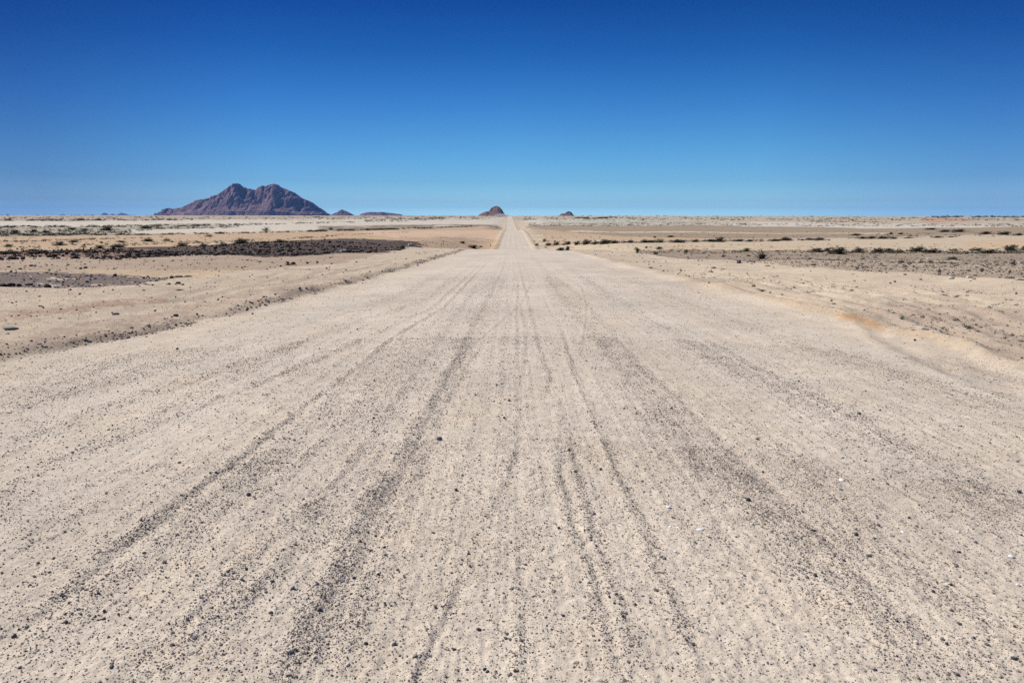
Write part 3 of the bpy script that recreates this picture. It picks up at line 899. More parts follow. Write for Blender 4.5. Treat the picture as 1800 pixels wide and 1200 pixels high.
# pebbly ground: stones too many to count on both plains
Vs, Fs, Cs, off = [], [], [], 0
for poly, n, lo, hi in (([(1110, 446), (1330, 441), (1500, 443), (1830, 444), (1830, 462), (1500, 462), (1300, 462), (1180, 452)], 900, 1.2, 4.5),
                        ([(1300, 462), (1830, 462), (1830, 500), (1560, 482), (1450, 474)], 800, 1.2, 6),
                        ([(-30, 486), (330, 487), (250, 503), (-30, 508)], 420, 1.5, 7), ([(-30, 458), (600, 452), (480, 480), (-30, 486)], 300, 1.2, 4.5),
                        ([(-30, 508), (500, 470), (640, 480), (300, 545), (-30, 600)], 420, 1.2, 5),
                        ([(-30, 618), (100, 598), (240, 578), (420, 535), (640, 487), (640, 491), (420, 541), (240, 590), (100, 608), (-30, 634)], 520, 1.5, 7),
                        ([(1500, 540), (1830, 570), (1830, 650), (1650, 600)], 260, 1.5, 6), ([(1100, 446), (1830, 500), (1830, 560), (1300, 500)], 260, 1, 3),
                        ([(690, 425), (800, 418), (870, 420), (840, 434), (740, 436)], 120, 1, 3)):
    px, py = scatter_px(poly, n)
    X, Y = ground(list(zip(px, py))); ok = ~np.isnan(X) & (Y < 200); X = X[ok]; Y = Y[ok]
    s = lo * (hi / lo) ** (RNG.uniform(0, 1, len(X)) ** 2.2) * depth_of(X, Y) / F
    V, F_, C = cloud_of_stones(X, Y, s, ico(), .2, STONE_PAL, np.array([.25, .2, .15, .12, .12, .08, .03, .05]))
    Vs.append(V); Fs.append(F_ + off); Cs.append(C); off += len(V)
me = mesh_np('pebbles', np.concatenate(Vs), np.concatenate(Fs), 3, False)
attr_col(me, 'tint', np.concatenate(Cs))
tag(link('pebbles', me, M_GRAV), 'scattered dark and tan stones littering the plain beyond both road shoulders', 'pebbles', kind='stuff')


# ------------------------------------------------------------------ shrubs
def tube(vs, fs, sh, p0, p1, r0, r1, shade):
    d = Vector(p1) - Vector(p0)
    a = d.orthogonal().normalized(); b = d.cross(a).normalized()
    k = len(vs)
    for p, r in ((p0, r0), (p1, r1)):
        for i in range(3):
            t = i * 2.094
            q = Vector(p) + (a * math.cos(t) + b * math.sin(t)) * r
            vs.append(q[:]); sh.append(shade)
    for i in range(3):
        j = (i + 1) % 3
        fs.append((k + i, k + j, k + 3 + j, k + 3 + i))


def shrub_parts(seed, style):
    """unit shrub: 1 wide, 1 high. returns (wood mesh, leaf mesh or None)"""
    rg = random.Random(seed)
    vs, fs, sh = [], [], []
    tips = []
    nst = {'dome': 34, 'sparse': 26, 'flat': 30, 'bare': 30, 'tree': 5}[style]
    for i in range(nst):
        a = rg.uniform(0, 6.283)
        if style == 'tree':
            lean = rg.uniform(.1, .45); L = rg.uniform(.6, .95)
        elif style == 'bare':
            lean = rg.uniform(.1, 1.25); L = rg.uniform(.45, 1.0) if i else 1.25
            if i == 0:
                lean = .1
        else:
            lean = rg.uniform(.15, 1.45); L = rg.uniform(.5, 1.0)
        base = Vector((rg.uniform(-.08, .08), rg.uniform(-.08, .08), -.05))
        dirv = Vector((math.cos(a) * math.sin(lean) * .52, math.sin(a) * math.sin(lean) * .52, math.cos(lean) * .98))
        p = base; d = dirv * L / 3
        r = {'tree': .03, 'bare': .034}.get(style, .016)
        for s in range(3):
            q = p + d + Vector((rg.uniform(-.05, .05), rg.uniform(-.05, .05), rg.uniform(-.03, .05)))
            tube(vs, fs, sh, p[:], q[:], r, r * .65, rg.random())
            if s:
                for _ in range(5 if style == 'bare' else 2):
                    e = q + Vector((rg.uniform(-.14, .14), rg.uniform(-.14, .14), rg.uniform(.0, .17)))
                    tube(vs, fs, sh, q[:], e[:], r * .5, r * .2, rg.random())
                    tips.append(e)
            tips.append(q)
            p = q; r *= .65
    wood = mesh_np('branches', np.array(vs), np.array(fs), 4, True); attr_f(wood, 'shade', np.array(sh))
    if style == 'bare':
        return wood, None
    lv, lf, ls = [], [], []
    n = {'dome': 1500, 'sparse': 620, 'flat': 1000, 'tree': 620}[style]
    for i in range(n):
        t = rg.choice(tips)
        c = t + Vector((rg.gauss(0, .055), rg.gauss(0, .055), rg.gauss(0, .05)))
        if c.z < .0:
            c.z = rg.uniform(0, .12)
        s = rg.uniform(.014, .034)
        u = Vector((rg.gauss(0, 1), rg.gauss(0, 1), rg.gauss(0, 1))).normalized()
        w = u.orthogonal().normalized()
        w = (w * math.cos(i) + u.cross(w) * math.sin(i))
        k = len(lv)
        for q in (c - u * s * 1.8, c + w * s, c + u * s * 1.8, c - w * s):
            lv.append(q[:])
        ls += [rg.random() ** 1.5] * 4
        lf.append((k, k + 1, k + 2, k + 3))
    leaf = mesh_np('foliage', np.array(lv), np.array(lf), 4, False); attr_f(leaf, 'shade', np.array(ls))
    return wood, leaf


PROTO = {}
for st in ('dome', 'sparse', 'flat', 'bare', 'tree'):
    for k in range(3 if st in ('dome', 'sparse', 'flat') else 1):
        PROTO[st, k] = shrub_parts(100 + k * 7 + len(st), st)
LEAFED = {}


def place_shrub(px, py, wpx, hpx, style, leaf, label, cat='shrub', group=None, name='desert_shrub'):
    X, Y = ground([(px, py)])
    if np.isnan(X[0]):
        return
    x, y = X[0], Y[0]
    d = depth_of(x, y) / F
    root = bpy.data.objects.new(name, None); col.objects.link(root)
    root.empty_display_size = .1
    z = float(height(np.array([x]), np.array([y]))[0])
    root.location = (x, y, z); root.rotation_euler = (0, 0, random.uniform(0, 6.28))
    wpx *= random.uniform(.85, 1.25); hpx *= random.uniform(.75, 1.2)
    root.scale = (wpx * d * 1.15, wpx * d * 1.15, hpx * d * .95)
    if style not in ('bare', 'tree'):
        root.rotation_euler.z = random.uniform(-.35, .35)
        root.scale.y = min(wpx * 1.15, hpx * 2.4) * d
    k = random.randint(0, 2) if style in ('dome', 'sparse', 'flat') else 0
    wood, lf = PROTO[style, k]
    link('branches', wood, M_TWIG, root)
    if lf:
        key = (style, k, leaf)
        if key not in LEAFED:
            m2 = lf.copy(); m2.materials.append(M_LEAF[leaf]); LEAFED[key] = m2
        link('foliage', LEAFED[key], None, root)
    tag(root, label, cat, group)


def row(items, look, where, group, style='dome', leaf=0):
    items = sorted(items)
    for i, it in enumerate(items):
        px, py, w, h = it[:4]
        lf = it[4] if len(it) > 4 else leaf
        st = it[5] if len(it) > 5 else style
        lk = it[6] if len(it) > 6 else look
        place_shrub(px, py, w, h, st, lf, f'{lk}, {ORD[i]} from the left {where}', group=group)


# left plain
row([(105, 431, 18, 9), (130, 425.5, 22, 6, 0, 'flat', 'flat spreading dark shrub'), (175, 439.5, 18, 9), (206, 438.5, 23, 9), (64, 448, 18, 9, 1, 'sparse', 'twiggy grey shrub'), (15, 435, 13, 6, 1),
     (260, 424.5, 24, 7), (320, 433, 20, 8), (293, 424, 15, 4, 0, 'flat', 'small flat shrub'), (357, 432, 17, 6), (423, 429, 25, 9), (390, 433, 13, 5, 1, 'sparse', 'small twiggy shrub'),
     (492, 427, 17, 7, 1), (466, 429, 13, 5, 1), (143, 442, 7, 4, 0, 'flat', 'very small flat shrub'), (213, 426, 22, 4, 1, 'flat', 'low wide grey shrub'), (368, 416, 18, 5, 1, 'flat', 'low grey shrub'),
     (14, 450, 34, 6, 0, 'flat', 'long low blackish shrub'), (178, 427, 9, 3, 1, 'flat', 'tiny low shrub')],
    'rounded dark olive shrub', 'on the orange sand behind the black rocks', 'shrubs on the orange sand left of the road')
row([(27, 411, 14, 7), (60, 408, 11, 5), (188, 405.5, 19, 8), (148, 406, 12, 6, 1), (126, 404, 12, 5), (80, 409, 14, 5), (467, 406, 16, 8, 2, 'sparse', 'pale green open shrub'), (582, 404, 10, 5, 2, 'sparse', 'pale green small shrub'),
     (388, 411, 12, 5), (256, 402, 18, 6), (110, 413, 8, 3)],
    'far dark shrub', 'along the far scrub and pans', 'shrubs on the far left scrub flat')
row([(831, 436, 21, 8), (813, 428, 11, 5), (845, 434, 8, 3, 1)], 'dark bush', 'just left of the road where it dips', 'bushes left of the road dip')
# right plain
row([(943, 433, 8, 5, 2), (957, 424, 8, 4), (964, 431, 11, 5), (978, 431, 13, 7), (998, 430, 15, 5), (1014, 430, 14, 7), (1030, 429.5, 18, 9), (1046, 430, 14, 6), (1062, 429, 22, 8), (1080, 428, 13, 5)],
    'dark bush', 'in the bush row nearest the road', 'bushes in the wash right of the road')
row([(986, 440, 14, 6), (998, 440, 9, 9)], 'dark bush', 'of the pair right of the road crest', 'pair of bushes right of the road crest')
row([(1107, 427, 13, 5, 1), (1133, 427, 18, 6, 0), (1146, 427, 16, 6, 1), (1160, 427, 20, 10, 2, 'sparse', 'taller pale green bush'), (1192, 427, 25, 6, 1), (1222, 426, 14, 6, 1), (1250, 425.5, 22, 6), (1265, 425.5, 18, 8, 1),
     (1298, 425, 22, 5), (1318, 425, 14, 5, 1), (1362, 424, 18, 5), (1380, 423.5, 22, 6, 1), (1422, 422, 18, 4, 1), (1440, 422, 18, 5, 1)],
    'low brownish bush', 'in the long right-hand bush row', 'bush row across the right plain')
row([(1179, 417, 12, 4), (1151, 418, 5, 3), (1206, 442, 8, 5, 2, 'dome', 'little green bush'), (1158, 439, 10, 5, 2, 'dome', 'small green bush'), (1312, 443, 14, 7, 2, 'dome', 'grey-green bush'), (1136, 438, 5, 3)],
    'small dark bush', 'among the loose bushes right of the crest', 'loose bushes right of the road crest')
place_shrub(1120, 446, 13, 12, 'tree', 2, 'little upright tree with a thin crown at the rim of the right shoulder', 'tree', name='small_tree')
place_shrub(1340, 455.5, 34, 17, 'bare', 1, 'leafless grey bush with spreading bare twigs beside the right shoulder', 'dead bush', name='dead_bush')
row([(1436, 443, 20, 6), (1454, 441.5, 12, 6), (1472, 447, 28, 11), (1507, 444, 21, 8, 1), (1543, 443.5, 20, 8, 1), (1562, 443.5, 20, 8, 1), (1612, 443.5, 30, 12, 0, 'dome', 'tallest dark green bush'), (1637, 445.5, 26, 10, 1),
     (1652, 443, 8, 4), (1718, 441.5, 19, 7, 1), (1738, 445, 21, 8), (1776, 441, 20, 9), (1799, 441, 9, 8, 1)],
    'dark rounded bush', 'in the near right-hand bush row', 'near bush row on the right plain')
row([(1504, 414, 20, 4), (1516, 420, 16, 6, 1), (1531, 420, 16, 7, 1), (1551, 420, 22, 6), (1570, 420, 13, 5, 1), (1566, 412, 6, 4, 1), (1583, 412, 13, 4, 1), (1596, 419, 16, 3, 1), (1648, 418, 14, 3), (1672, 417, 16, 3),
     (1636, 404, 20, 4), (1660, 408, 26, 6), (1685, 408, 22, 5), (1733, 412, 22, 5), (1765, 413, 26, 6), (1791, 414, 22, 6)],
    'far dark bush', 'among the far bushes on the right', 'far bushes on the right plain')
row([(1635, 463, 9, 6, 3, 'dome', 'yellow-green tuft'), (1584, 461, 10, 6, 1), (1674, 455, 18, 5, 1, 'flat', 'flat grey tuft'), (1424, 455, 10, 4, 1), (1517, 456, 9, 4, 2), (1490, 456, 8, 3, 2), (1430, 468, 14, 3, 2, 'flat', 'flat green tuft'),
     (1613, 449, 8, 3), (1350, 470, 14, 2, 3, 'flat', 'flat yellow-green tuft'), (1780, 464, 12, 5, 1), (1316, 452, 9, 5, 1)],
    'small grey tuft', 'on the stony ground right of the shoulder', 'tufts on the right stony ground', 'sparse')
# green weeds on the shoulders
weeds = [(1144, 474, 10, 3), (1197, 478, 5, 5), (1192, 482, 4, 3), (1211, 490, 4, 3), (1166, 478, 5, 3), (1255, 472, 12, 3), (1270, 475, 12, 2), (1250, 478, 3, 4), (1340, 513, 12, 4), (1354, 516, 6, 4), (1374, 517, 6, 4), (1468, 512, 12, 3), (1480, 513, 5, 2),
         (1465, 536, 14, 3), (1660, 522, 14, 4), (1681, 524, 14, 3), (1700, 522, 6, 3), (1585, 565, 9, 8), (1572, 553, 5, 3), (1617, 544, 5, 2), (1652, 552, 5, 3), (1678, 562, 8, 4), (1715, 568, 8, 4), (1702, 583, 12, 5), (1718, 587, 8, 4), (1657, 574, 8, 2), (1605, 587, 7, 3),
         (1795, 602, 12, 4), (1767, 596, 6, 5), (1246, 502, 5, 3), (1228, 513, 4, 2)]
for w in weeds:
    place_shrub(*w, 'sparse', 2, 'small green weed sprouting from the pale sandy right shoulder', 'weed', 'green weeds on the right shoulder', 'weed')
place_shrub(317, 517, 20, 3.5, 'flat', 2, 'flat bright green plant on the pale gravel left of the road', 'weed', name='weed')
place_shrub(330, 485.5, 14, 4, 'flat', 2, 'green tuft behind the long dark rock left of the road', 'weed', name='weed')
place_shrub(508, 468, 16, 3, 'flat', 2, 'green tuft among the black stones below the rock field', 'weed', name='weed')
place_shrub(52, 526, 20, 2, 'flat', 2, 'faint flat green patch of weed near the left border', 'weed', name='weed')


# ------------------------------------------------------------------ far scrub: specks that read as one mass
def build_scrub():
    areas = [  # outline on the plain, tufts, width range in metres
        ([(-30, 386), (340, 385.5), (340, 387.5), (-30, 389)], 420, 2, 6), ([(-30, 381.5), (860, 380.5), (860, 386), (-30, 386)], 420, 2, 7),
        ([(-30, 397.5), (130, 397), (300, 395), (460, 392.5), (560, 390.5), (660, 389), (780, 387), (780, 388.5), (660, 391), (460, 395.5), (300, 399), (130, 400), (-30, 400.5)], 900, 1.2, 3.2),
        ([(270, 394), (420, 394), (420, 401), (270, 403)], 300, .9, 2.4), ([(-30, 401), (216, 401), (300, 400), (216, 412), (-30, 413)], 520, .7, 2.0),
        ([(-30, 412), (300, 411), (440, 408.5), (560, 405.5), (560, 407.5), (440, 410.5), (300, 413), (-30, 416)], 520, .6, 1.8),
        ([(540, 405.5), (640, 403), (720, 400.5), (830, 397), (830, 399), (720, 403), (640, 405.5), (540, 408)], 620, .8, 2.2),
        ([(600, 412), (720, 407.5), (722, 408.5), (600, 414), (560, 419), (480, 422)], 130, .5, 1.2), ([(640, 384), (780, 382), (780, 386), (640, 389)], 280, 1.6, 4.5),
        ([(-30, 425), (90, 421), (330, 416), (330, 418), (90, 424), (-30, 429)], 160, .4, 1.1), ([(-30, 417), (700, 405), (830, 420), (560, 420), (-30, 444)], 320, .25, .8),
        ([(920, 381), (1830, 382), (1830, 388), (920, 387)], 620, 2, 6), ([(1010, 382.5), (1085, 382), (1085, 384.5), (1010, 385)], 160, 2.5, 6),
        ([(930, 392), (1180, 393), (1400, 393.5), (1400, 396), (1180, 397), (930, 397.5)], 620, 1.0, 2.6), ([(1060, 388), (1320, 391), (1320, 395), (1060, 394)], 260, 1.0, 2.4),
        ([(1400, 392), (1830, 394), (1830, 399), (1400, 398)], 380, 1.2, 3.2), ([(1640, 380), (1830, 380.3), (1830, 382), (1640, 382)], 220, 4, 12),
        ([(1400, 387), (1470, 388), (1560, 390), (1560, 392), (1400, 390)], 140, 1.6, 4), ([(935, 398), (1600, 399), (1830, 402), (1830, 414), (1400, 419), (1000, 418)], 300, .4, 1.3),
        ([(1090, 440), (1500, 441), (1830, 442.5), (1830, 447), (1500, 446), (1100, 444)], 520, .18, .5), ([(1000, 430), (1830, 428), (1830, 440), (1080, 440)], 160, .2, .6),
        ([(950, 410), (1000, 418), (1010, 436), (960, 437), (935, 415)], 120, .25, .7), ([(1300, 447), (1830, 447), (1830, 470), (1460, 470)], 420, .10, .34),
        ([(1130, 470), (1300, 478), (1500, 500), (1500, 520), (1250, 500)], 110, .05, .14), ([(1500, 500), (1830, 520), (1830, 610), (1600, 580)], 150, .03, .10),
        ([(1060, 425.5), (1480, 420.5), (1480, 423), (1060, 428.5)], 170, .5, 1.5), ([(1420, 441), (1830, 440), (1830, 445), (1420, 446)], 170, .3, 1.0), ([(1490, 411), (1830, 407), (1830, 415), (1490, 420)], 150, .5, 1.8),
        ([(-30, 446), (240, 440), (240, 443), (-30, 451)], 120, .3, .9), ([(100, 428), (500, 422), (500, 427), (100, 434)], 110, .3, 1.0), ([(935, 424), (1080, 424), (1080, 430), (940, 432)], 90, .4, 1.2),
        ([(-30, 378.4), (900, 378.8), (900, 379.6), (-30, 379.2)], 70, 6, 16), ([(920, 379.4), (1830, 380.6), (1830, 381.4), (920, 380.2)], 60, 5, 14),
    ]
    Vs, Ss, off = [], [], 0
    for poly, n, lo, hi in areas:
        px, py = scatter_px(poly, int(n * 2.4))
        keep = (noise(px / 26, py / 3.2, 91) + .55 * noise(px / 7, py, 92)) > -.12
        px = px[keep]; py = py[keep]
        if len(px) == 0:
            continue
        X, Y = ground(list(zip(px, py))); ok = ~np.isnan(X) & (Y < 12000); X = X[ok]; Y = Y[ok]
        Z = macro(X, Y) + rough(X, Y)
        m = len(X); K = 26
        w = lo * (hi / lo) ** (RNG.uniform(0, 1, m) ** 1.5)
        h = w * RNG.uniform(.28, .55, m)
        a = RNG.uniform(0, 6.283, (m, K)); rr = np.sqrt(RNG.uniform(0, 1, (m, K)))
        tz = RNG.uniform(0, 1, (m, K)) * np.sqrt(np.maximum(0.02, 1 - rr ** 2))
        c = np.stack([X[:, None] + np.cos(a) * rr * w[:, None] * .5, Y[:, None] + np.sin(a) * rr * w[:, None] * .35, Z[:, None] + tz * h[:, None]], -1)
        tri = RNG.normal(0, 1, (m, K, 3, 3)) * np.stack([w * .11, w * .11, h * .16], 1)[:, None, None, :]
        P = (c[:, :, None, :] + tri).reshape(-1, 3)
        Vs.append(P)
        Ss.append(np.repeat(np.repeat(RNG.uniform(0, 1, m), K) * .6 + RNG.uniform(0, .4, m * K), 3))
    V = np.concatenate(Vs); S = np.concatenate(Ss)
    me = mesh_np('scrub', V, np.arange(len(V)).reshape(-1, 3), 3, False)
    attr_f(me, 'shade', S)
    tag(link('scrub', me, leaf_material('far_scrub', (.034, .036, .023), (.115, .108, .072))), 'dark low scrub speckling the far plain in thin bands', 'scrub', kind='stuff')


build_scrub()


# ------------------------------------------------------------------ two marker posts beside the far road
def post(px, py, hpx, label):
    X, Y = ground([(px, py)])
    if np.isnan(X[0]):
        return
    d = depth_of(X[0], Y[0]) / F
    h = hpx * d; r = .09
    vs, fs = [], []
    n = 8
    for z, rr in ((-.2, r), (h * .94, r * .9), (h, r * .55)):
        for i in range(n):
            vs.append((rr * math.cos(i * 6.2832 / n), rr * math.sin(i * 6.2832 / n), z))
    for k in range(2):
        for i in range(n):
            fs.append((k * n + i, k * n + (i + 1) % n, (k + 1) * n + (i + 1) % n, (k + 1) * n + i))
    fs.append((2 * n, 2 * n + 2, 2 * n + 4, 2 * n + 6))
    o = link('marker_post', mesh_np('marker_post', np.array(vs), np.array(fs), 4, False), M_POST)
    o.location = (X[0], Y[0], float(height(X, Y)[0]))
    tag(o, label, 'marker post')


post(862, 433.5, 5, 'short dark wooden post left of the far road below the crest')
post(913.5, 403, 3.5, 'short dark post right of the road at the second crest')


# ------------------------------------------------------------------ mountains on the horizon
def mountain(name, outline, dist, deep, mat, label, rugged=.22, nu=260, nv=90, seed=1, py0=380.2):
    ox = np.array([p[0] for p in outline], float); oy = np.array([p[1] for p in outline], float)
    u = np.linspace(ox[0], ox[-1], nu)
    hpx = np.interp(u, ox, oy)
    hpx += .5 * noise(u / 6, 0 * u, seed) * sst(0, 12, py0 - hpx) + .5 * noise(u / 2.2, 0 * u, seed + 1) * sst(0, 20, py0 - hpx)
    d = rays(u, hpx); d0 = rays(u, np.full(nu, py0))
    X = d[:, 0] / d[:, 1] * dist
    top = CAM_H + d[:, 2] / d[:, 1] * dist
    bot = CAM_H + d0[:, 2] / d0[:, 1] * dist
    H = np.maximum(top - bot, 0.0)
    Hm = H.max()
    v = np.linspace(-1, 1, nv)
    L = X.max() - X.min()
    XX = np.broadcast_to(X[:, None], (nu, nv)); VV = np.broadcast_to(v[None], (nu, nv))
    D = deep * L * (.12 + .88 * np.sqrt(H / Hm))[:, None]
    YY = dist + VV * D
    sc = 1 / (Hm * 1.3)
    rid = 1 - np.abs(fbm(XX * sc * .8, YY * sc * .6, 6, seed + 3, .52)) * 2.4
    n = fbm(XX * sc * 2.5, YY * sc * 2.5, 5, seed + 9, .55)
    # each column runs from the crest down to the plain on both sides
    wob = .22 * noise(XX * sc * .9, YY * 0, seed + 5)
    prof_ = np.clip(1 - np.abs(VV - wob), 0, 1) ** 1.15
    foot = sst(0, .16, prof_)
    s1 = sst(.0, .5, np.abs(VV - wob))
    xw = X[:, None] + s1 * Hm * (1.0 * fbm(XX * sc * 1.3, YY * sc * 1.3, 4, seed + 21) + .5 * (VV - wob) * noise(XX * sc * .5, 0 * YY, seed + 22))
    Hw = np.interp(xw, X, H) * (1 - .35 * s1) + .35 * s1 * np.interp(xw, X, np.convolve(np.pad(H, 30, mode='edge'), np.ones(61) / 61, 'valid'))
    Hw = np.minimum(Hw, H[:, None] * 1.25 + .05 * Hm)
    gx = XX * sc * 1.9 + 1.5 * fbm(XX * sc * 1.5, YY * sc * 1.5, 3, seed + 40)
    gul = 1 - np.abs(fbm(gx, (VV - wob) * 1.1, 3, seed + 41, .5)) * 2.6
    step = fbm(XX * sc * 2.2, YY * sc * 2.2, 3, seed + 44)
    Hw = Hw * (1 + rugged * .32 * (gul - .35) * sst(.03, .35, prof_) * sst(1.0, .8, prof_)) + Hm * .20 * rugged * np.tanh(step * 5) * sst(.25, .5, prof_)
    Z = Hw * prof_ * (1 + rugged * (rid - .3)) + Hm * .22 * rugged * n * foot + Hm * .10 * rugged * fbm(XX * sc * 7, YY * sc * 7, 4, seed + 30) * foot
    # crest heights as seen from the road
    ang = (Z + bot[:, None] - CAM_H) / YY
    want = (H + bot - CAM_H) / dist
    for _ in range(3):
        ang = (Z + bot[:, None] - CAM_H) / YY
        k = (want - (bot - CAM_H) / dist) / np.maximum(ang.max(1) - (bot - CAM_H) / dist, 1e-9)
        kk = np.clip(k, 0, 3)
        cw = np.clip((np.abs(VV) - .05) / .25, 0, 1)
        ks = np.convolve(np.pad(kk, 12, mode='edge'), np.ones(25) / 25, 'valid')
        Z *= kk[:, None] * (1 - cw) + np.minimum(ks, kk)[:, None] * cw
    Z = Z * foot - (1 - foot) * Hm * .03 + bot[:, None]
    V = np.stack([XX, YY, Z], -1).reshape(-1, 3)
    i = np.arange(nu - 1)[:, None]; j = np.arange(nv - 1)[None]
    a = i * nv + j
    f = np.stack([a, a + nv, a + nv + 1, a + 1], -1).reshape(-1, 4)
    o = link(name, mesh_np(name, V, f, 4, False), mat)
    tag(o, label, 'mountain' if name == 'mountain' else 'hill', kind='structure')
    return o


M_MT = mountain_material('purple_brown_granite', (.155, .092, .100), (.32, .212, .212), 1 / 260)
M_MT2 = mountain_material('red_brown_granite', (.17, .095, .075), (.30, .19, .15), 1 / 40)
mountain('mountain', [(272, 380.2), (275, 378), (285, 370.5), (293, 367.5), (299, 365.5), (305, 366.5), (311, 367.5), (320, 364), (334, 358), (344, 352.5), (354, 350.5), (365, 349), (370, 345), (379, 342), (387.5, 339.5),
                      (392.5, 335), (400, 329), (409, 324), (417.5, 322), (422.5, 323), (429, 329), (435, 332.5), (437, 331), (445, 333.5), (449, 334.5), (454, 329.5), (461, 326), (466, 327.5), (470, 326), (475, 324), (482.5, 323),
                      (490, 325.5), (496, 329.5), (505, 333), (520, 339.5), (527.5, 345), (535, 349.5), (545, 353), (552.5, 357.5), (562.5, 365.5), (570, 370.5), (579, 375), (588, 379), (590, 380.2)],
         12000, .22, M_MT, 'twin-peaked purple brown granite mountain on the left horizon', .5, 420, 150, 3)
mountain('hill', [(578, 380), (585, 376), (592, 373.5), (597, 369.5), (602, 368), (608, 371), (616, 374.5), (622, 378), (625, 380)], 13500, .3, M_MT, 'small pointed purple hill just right of the twin-peaked mountain', .3, 120, 50, 5)
mountain('hill', [(630, 380), (634, 376), (641, 374), (650, 372.5), (662, 373), (672, 372.5), (680, 374), (690, 374.5), (698, 376), (704, 376.5), (712, 380)], 13000, .2, M_MT, 'long low purple ridge between the mountain and the road', .3, 160, 50, 6)
mountain('hill', [(839, 380), (844, 376), (850, 373), (855, 372), (859, 371), (864, 365.5), (868, 363), (873, 362), (877, 363), (881, 366.5), (884, 371), (887, 376), (890, 380)], 6500, .4, M_MT2, 'steep reddish rock dome on the horizon left of the road end', .35, 160, 70, 7)
mountain('hill', [(983, 380), (985, 376.5), (988, 375), (992, 375.5), (996, 372.5), (999, 371), (1002, 372), (1005, 373.5), (1008, 378), (1010, 380)], 9000, .4, M_MT2, 'small jagged reddish hill on the horizon right of the road end', .35, 110, 50, 8)
mountain('hill', [(175, 380), (179, 376), (183, 373.8), (187, 375), (192, 378), (194, 377), (197, 375.4), (201, 377), (204, 378.5), (208, 375.5), (213, 373.6), (218, 375), (224, 377), (229, 380)], 36000, .2, M_MT, 'faint blue pair of peaks far off on the left horizon', .2, 140, 40, 9)
mountain('hill', [(1630, 382.5), (1660, 380.6), (1700, 380.2), (1730, 379.9), (1760, 380.4), (1800, 380.2), (1850, 380), (1900, 382.5)], 30000, .1, M_MT, 'very low blue ridge at the right end of the horizon', .15, 160, 30, 10, 383)


# ------------------------------------------------------------------ dust raised at the end of the road
def volume_mat(name, dens, colr, noisy=None, aniso=0.0):
    m = bpy.data.materials.new(name); m.use_nodes = True
    t = m.node_tree; t.nodes.clear()
    out = t.nodes.new('ShaderNodeOutputMaterial')
    v = t.nodes.new('ShaderNodeVolumePrincipled')
    v.inputs['Color'].default_value = (*colr, 1); v.inputs['Density'].default_value = dens; v.inputs['Anisotropy'].default_value = aniso
    t.links.new(v.outputs[0], out.inputs['Volume'])
    if noisy:
        tc = t.nodes.new('ShaderNodeTexCoord'); n = t.nodes.new('ShaderNodeTexNoise'); n.inputs['Scale'].default_value = 3.5; n.inputs['Detail'].default_value = 3
        t.links.new(tc.outputs['Object'], n.inputs['Vector'])
        ln = t.nodes.new('ShaderNodeVectorMath'); ln.operation = 'LENGTH'; t.links.new(tc.outputs['Object'], ln.inputs[0])
        f = t.nodes.new('ShaderNodeMapRange'); f.inputs[1].default_value = .1; f.inputs[2].default_value = 1.0; f.inputs[3].default_value = 1.0; f.inputs[4].default_value = -.5
        t.links.new(ln.outputs['Value'], f.inputs[0])
        ad = t.nodes.new('ShaderNodeMath'); ad.operation = 'MULTIPLY_ADD'; ad.inputs[1].default_value = .9; t.links.new(n.outputs['Fac'], ad.inputs[0]); ad.inputs[2].default_value = -.35
        mu = t.nodes.new('ShaderNodeMath'); mu.operation = 'MULTIPLY'; mu.use_clamp = True; t.links.new(f.outputs[0], mu.inputs[0])
        mx = t.nodes.new('ShaderNodeMath'); mx.operation = 'MAXIMUM'; mx.inputs[1].default_value = 0; t.links.new(ad.outputs[0], mx.inputs[0]); t.links.new(mx.outputs[0], mu.inputs[1])
        m3 = t.nodes.new('ShaderNodeMath'); m3.operation = 'MULTIPLY'; m3.inputs[1].default_value = noisy; t.links.new(mu.outputs[0], m3.inputs[0])
        t.links.new(m3.outputs[0], v.inputs['Density'])
    return m


import bmesh
bm = bmesh.new(); bmesh.ops.create_icosphere(bm, subdivisions=3, radius=1)
me = bpy.data.meshes.new('dust'); bm.to_mesh(me); bm.free()
dust = link('dust', me, volume_mat('dust_air', .01, (.93, .89, .84), .9))
DY = 1750.
dust.location = (DY * (881 - 900) / F, DY, float(macro(np.array([-23.]), np.array([DY]))[0]) + 3.0)
dust.scale = (34, 40, 9.5)
tag(dust, 'pale plume of dust hanging over the far end of the road', 'dust', kind='stuff')

# haze: the air over the whole plain
HX, HY0, HY1, HZ0, HZ1 = 46000, -9000, 52000, -60, 640
bm = bmesh.new(); bmesh.ops.create_cube(bm, size=1)
for v in bm.verts:
    v.co = (v.co.x * 2 * HX, HY0 if v.co.y < 0 else HY1, HZ0 if v.co.z < 0 else HZ1)
me = bpy.data.meshes.new('haze'); bm.to_mesh(me); bm.free()
tag(link('haze', me, volume_mat('haze_air', 1.8e-5, (.16, .44, 1.0))), 'thin blue haze in the air over the desert plain', 'haze', kind='stuff')

# ------------------------------------------------------------------ light, sky, camera
sun = bpy.data.lights.new('sun', 'SUN'); sun.energy = 4.2; sun.angle = math.radians(.53); sun.color = (1, .97, .925)
so = bpy.data.objects.new('sun', sun); col.objects.link(so)
el, az = math.radians(SUN_EL), math.radians(SUN_AZ)
sd = Vector((math.sin(az) * math.cos(el), math.cos(az) * math.cos(el), math.sin(el)))
so.rotation_euler = (-sd).to_track_quat('-Z', 'Y').to_euler()

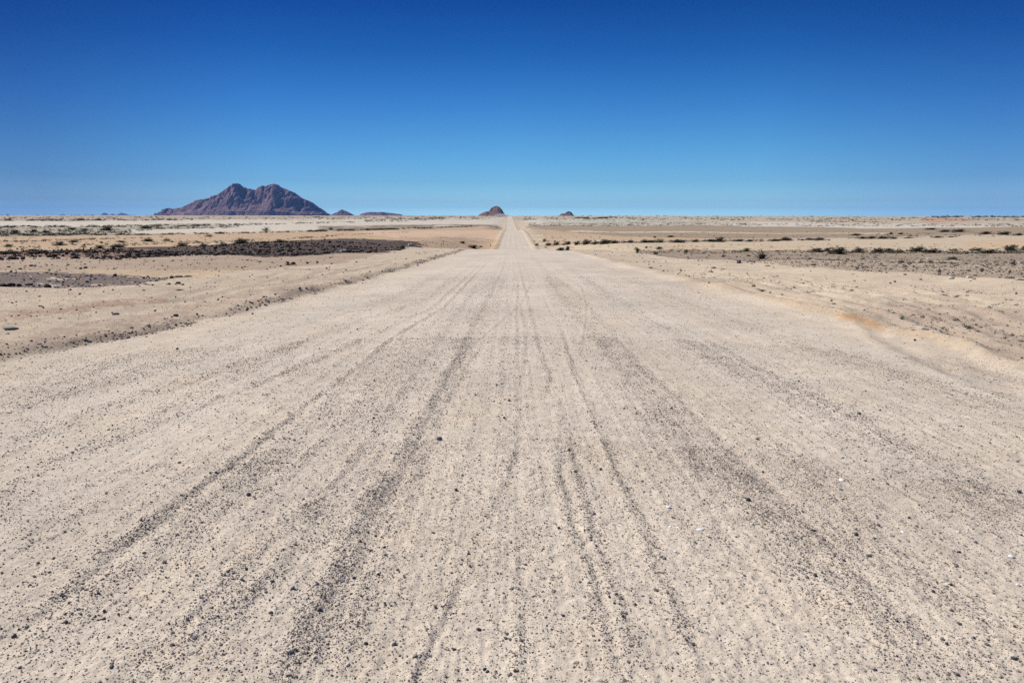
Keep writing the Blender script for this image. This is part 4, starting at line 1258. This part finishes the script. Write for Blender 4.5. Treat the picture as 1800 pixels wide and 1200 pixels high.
w = bpy.data.worlds.new('World'); scene.world = w; w.use_nodes = True
t = w.node_tree; bg = t.nodes['Background']
sky = t.nodes.new('ShaderNodeTexSky'); sky.sky_type = 'NISHITA'; sky.sun_disc = False
sky.sun_elevation = el; sky.sun_rotation = az % (2 * math.pi)
sky.altitude = 1100; sky.air_density = 1.0; sky.dust_density = .2; sky.ozone_density = 2.0
tc = t.nodes.new('ShaderNodeTexCoord'); sx = t.nodes.new('ShaderNodeSeparateXYZ'); t.links.new(tc.outputs['Generated'], sx.inputs[0])
# the sky of the photograph is a polarised deep blue: tone by height, and by bearing towards or away from the sun
SKY_Z = [(0.0, (.78, 1.38, 1.95)), (.006, (.72, 1.30, 1.85)), (.018, (.46, .78, 1.14)), (.047, (.30, .60, .90)), (.092, (.217, .533, .829)), (.148, (.128, .417, .754)),
         (.215, (.052, .27, .606)), (.277, (.0227, .174, .482)), (.35, (.03, .18, .48)), (.6, (.25, .4, .65)), (1.0, (.4, .55, .75))]
SKY_X = [(-1, (.3, .3, .42)), (-.56, (.45, .43, .54)), (-.33, (.77, .77, .83)), (0, (1, 1, 1)), (.33, (1.05, 1.05, 1.06)), (.56, (.8, .79, .93)), (1, (.8, .8, .9))]


def tone(sock, stops, lo, hi):
    r = t.nodes.new('ShaderNodeValToRGB'); r.color_ramp.interpolation = 'LINEAR'
    while len(r.color_ramp.elements) < len(stops):
        r.color_ramp.elements.new(.5)
    for e, (p, c) in zip(r.color_ramp.elements, stops):
        e.position = (p - lo) / (hi - lo); e.color = (*c, 1)
    m = t.nodes.new('ShaderNodeMapRange'); m.inputs[1].default_value = lo; m.inputs[2].default_value = hi
    t.links.new(sock, m.inputs[0]); t.links.new(m.outputs[0], r.inputs[0])
    return r.outputs[0]


rz = tone(sx.outputs['Z'], SKY_Z, 0, 1); rx = tone(sx.outputs['X'], SKY_X, -1, 1)
mm = t.nodes.new('ShaderNodeMix'); mm.data_type = 'RGBA'; mm.blend_type = 'MULTIPLY'; mm.inputs['Factor'].default_value = 1
t.links.new(rz, mm.inputs['A']); t.links.new(rx, mm.inputs['B'])
mx = t.nodes.new('ShaderNodeMix'); mx.data_type = 'RGBA'; mx.blend_type = 'MULTIPLY'; mx.inputs['Factor'].default_value = 1
t.links.new(sky.outputs[0], mx.inputs['A']); t.links.new(mm.outputs['Result'], mx.inputs['B']); t.links.new(mx.outputs['Result'], bg.inputs[0])
bg.inputs[1].default_value = .098

cam = bpy.data.cameras.new('camera'); cam.sensor_width = 36; cam.lens = 36 * F / 1800; cam.clip_start = .05; cam.clip_end = 200000
co = bpy.data.objects.new('camera', cam); col.objects.link(co)
co.location = (0, 0, CAM_H); co.rotation_euler = ROT.to_euler()
scene.camera = co

scene.view_settings.view_transform = 'Standard'; scene.view_settings.look = 'None'
scene.view_settings.exposure = .34; scene.view_settings.gamma = 1
scene.render.engine = 'CYCLES'
scene.cycles.use_denoising = False; scene.cycles.max_bounces = 4; scene.cycles.volume_bounces = 0; scene.cycles.volume_max_steps = 64
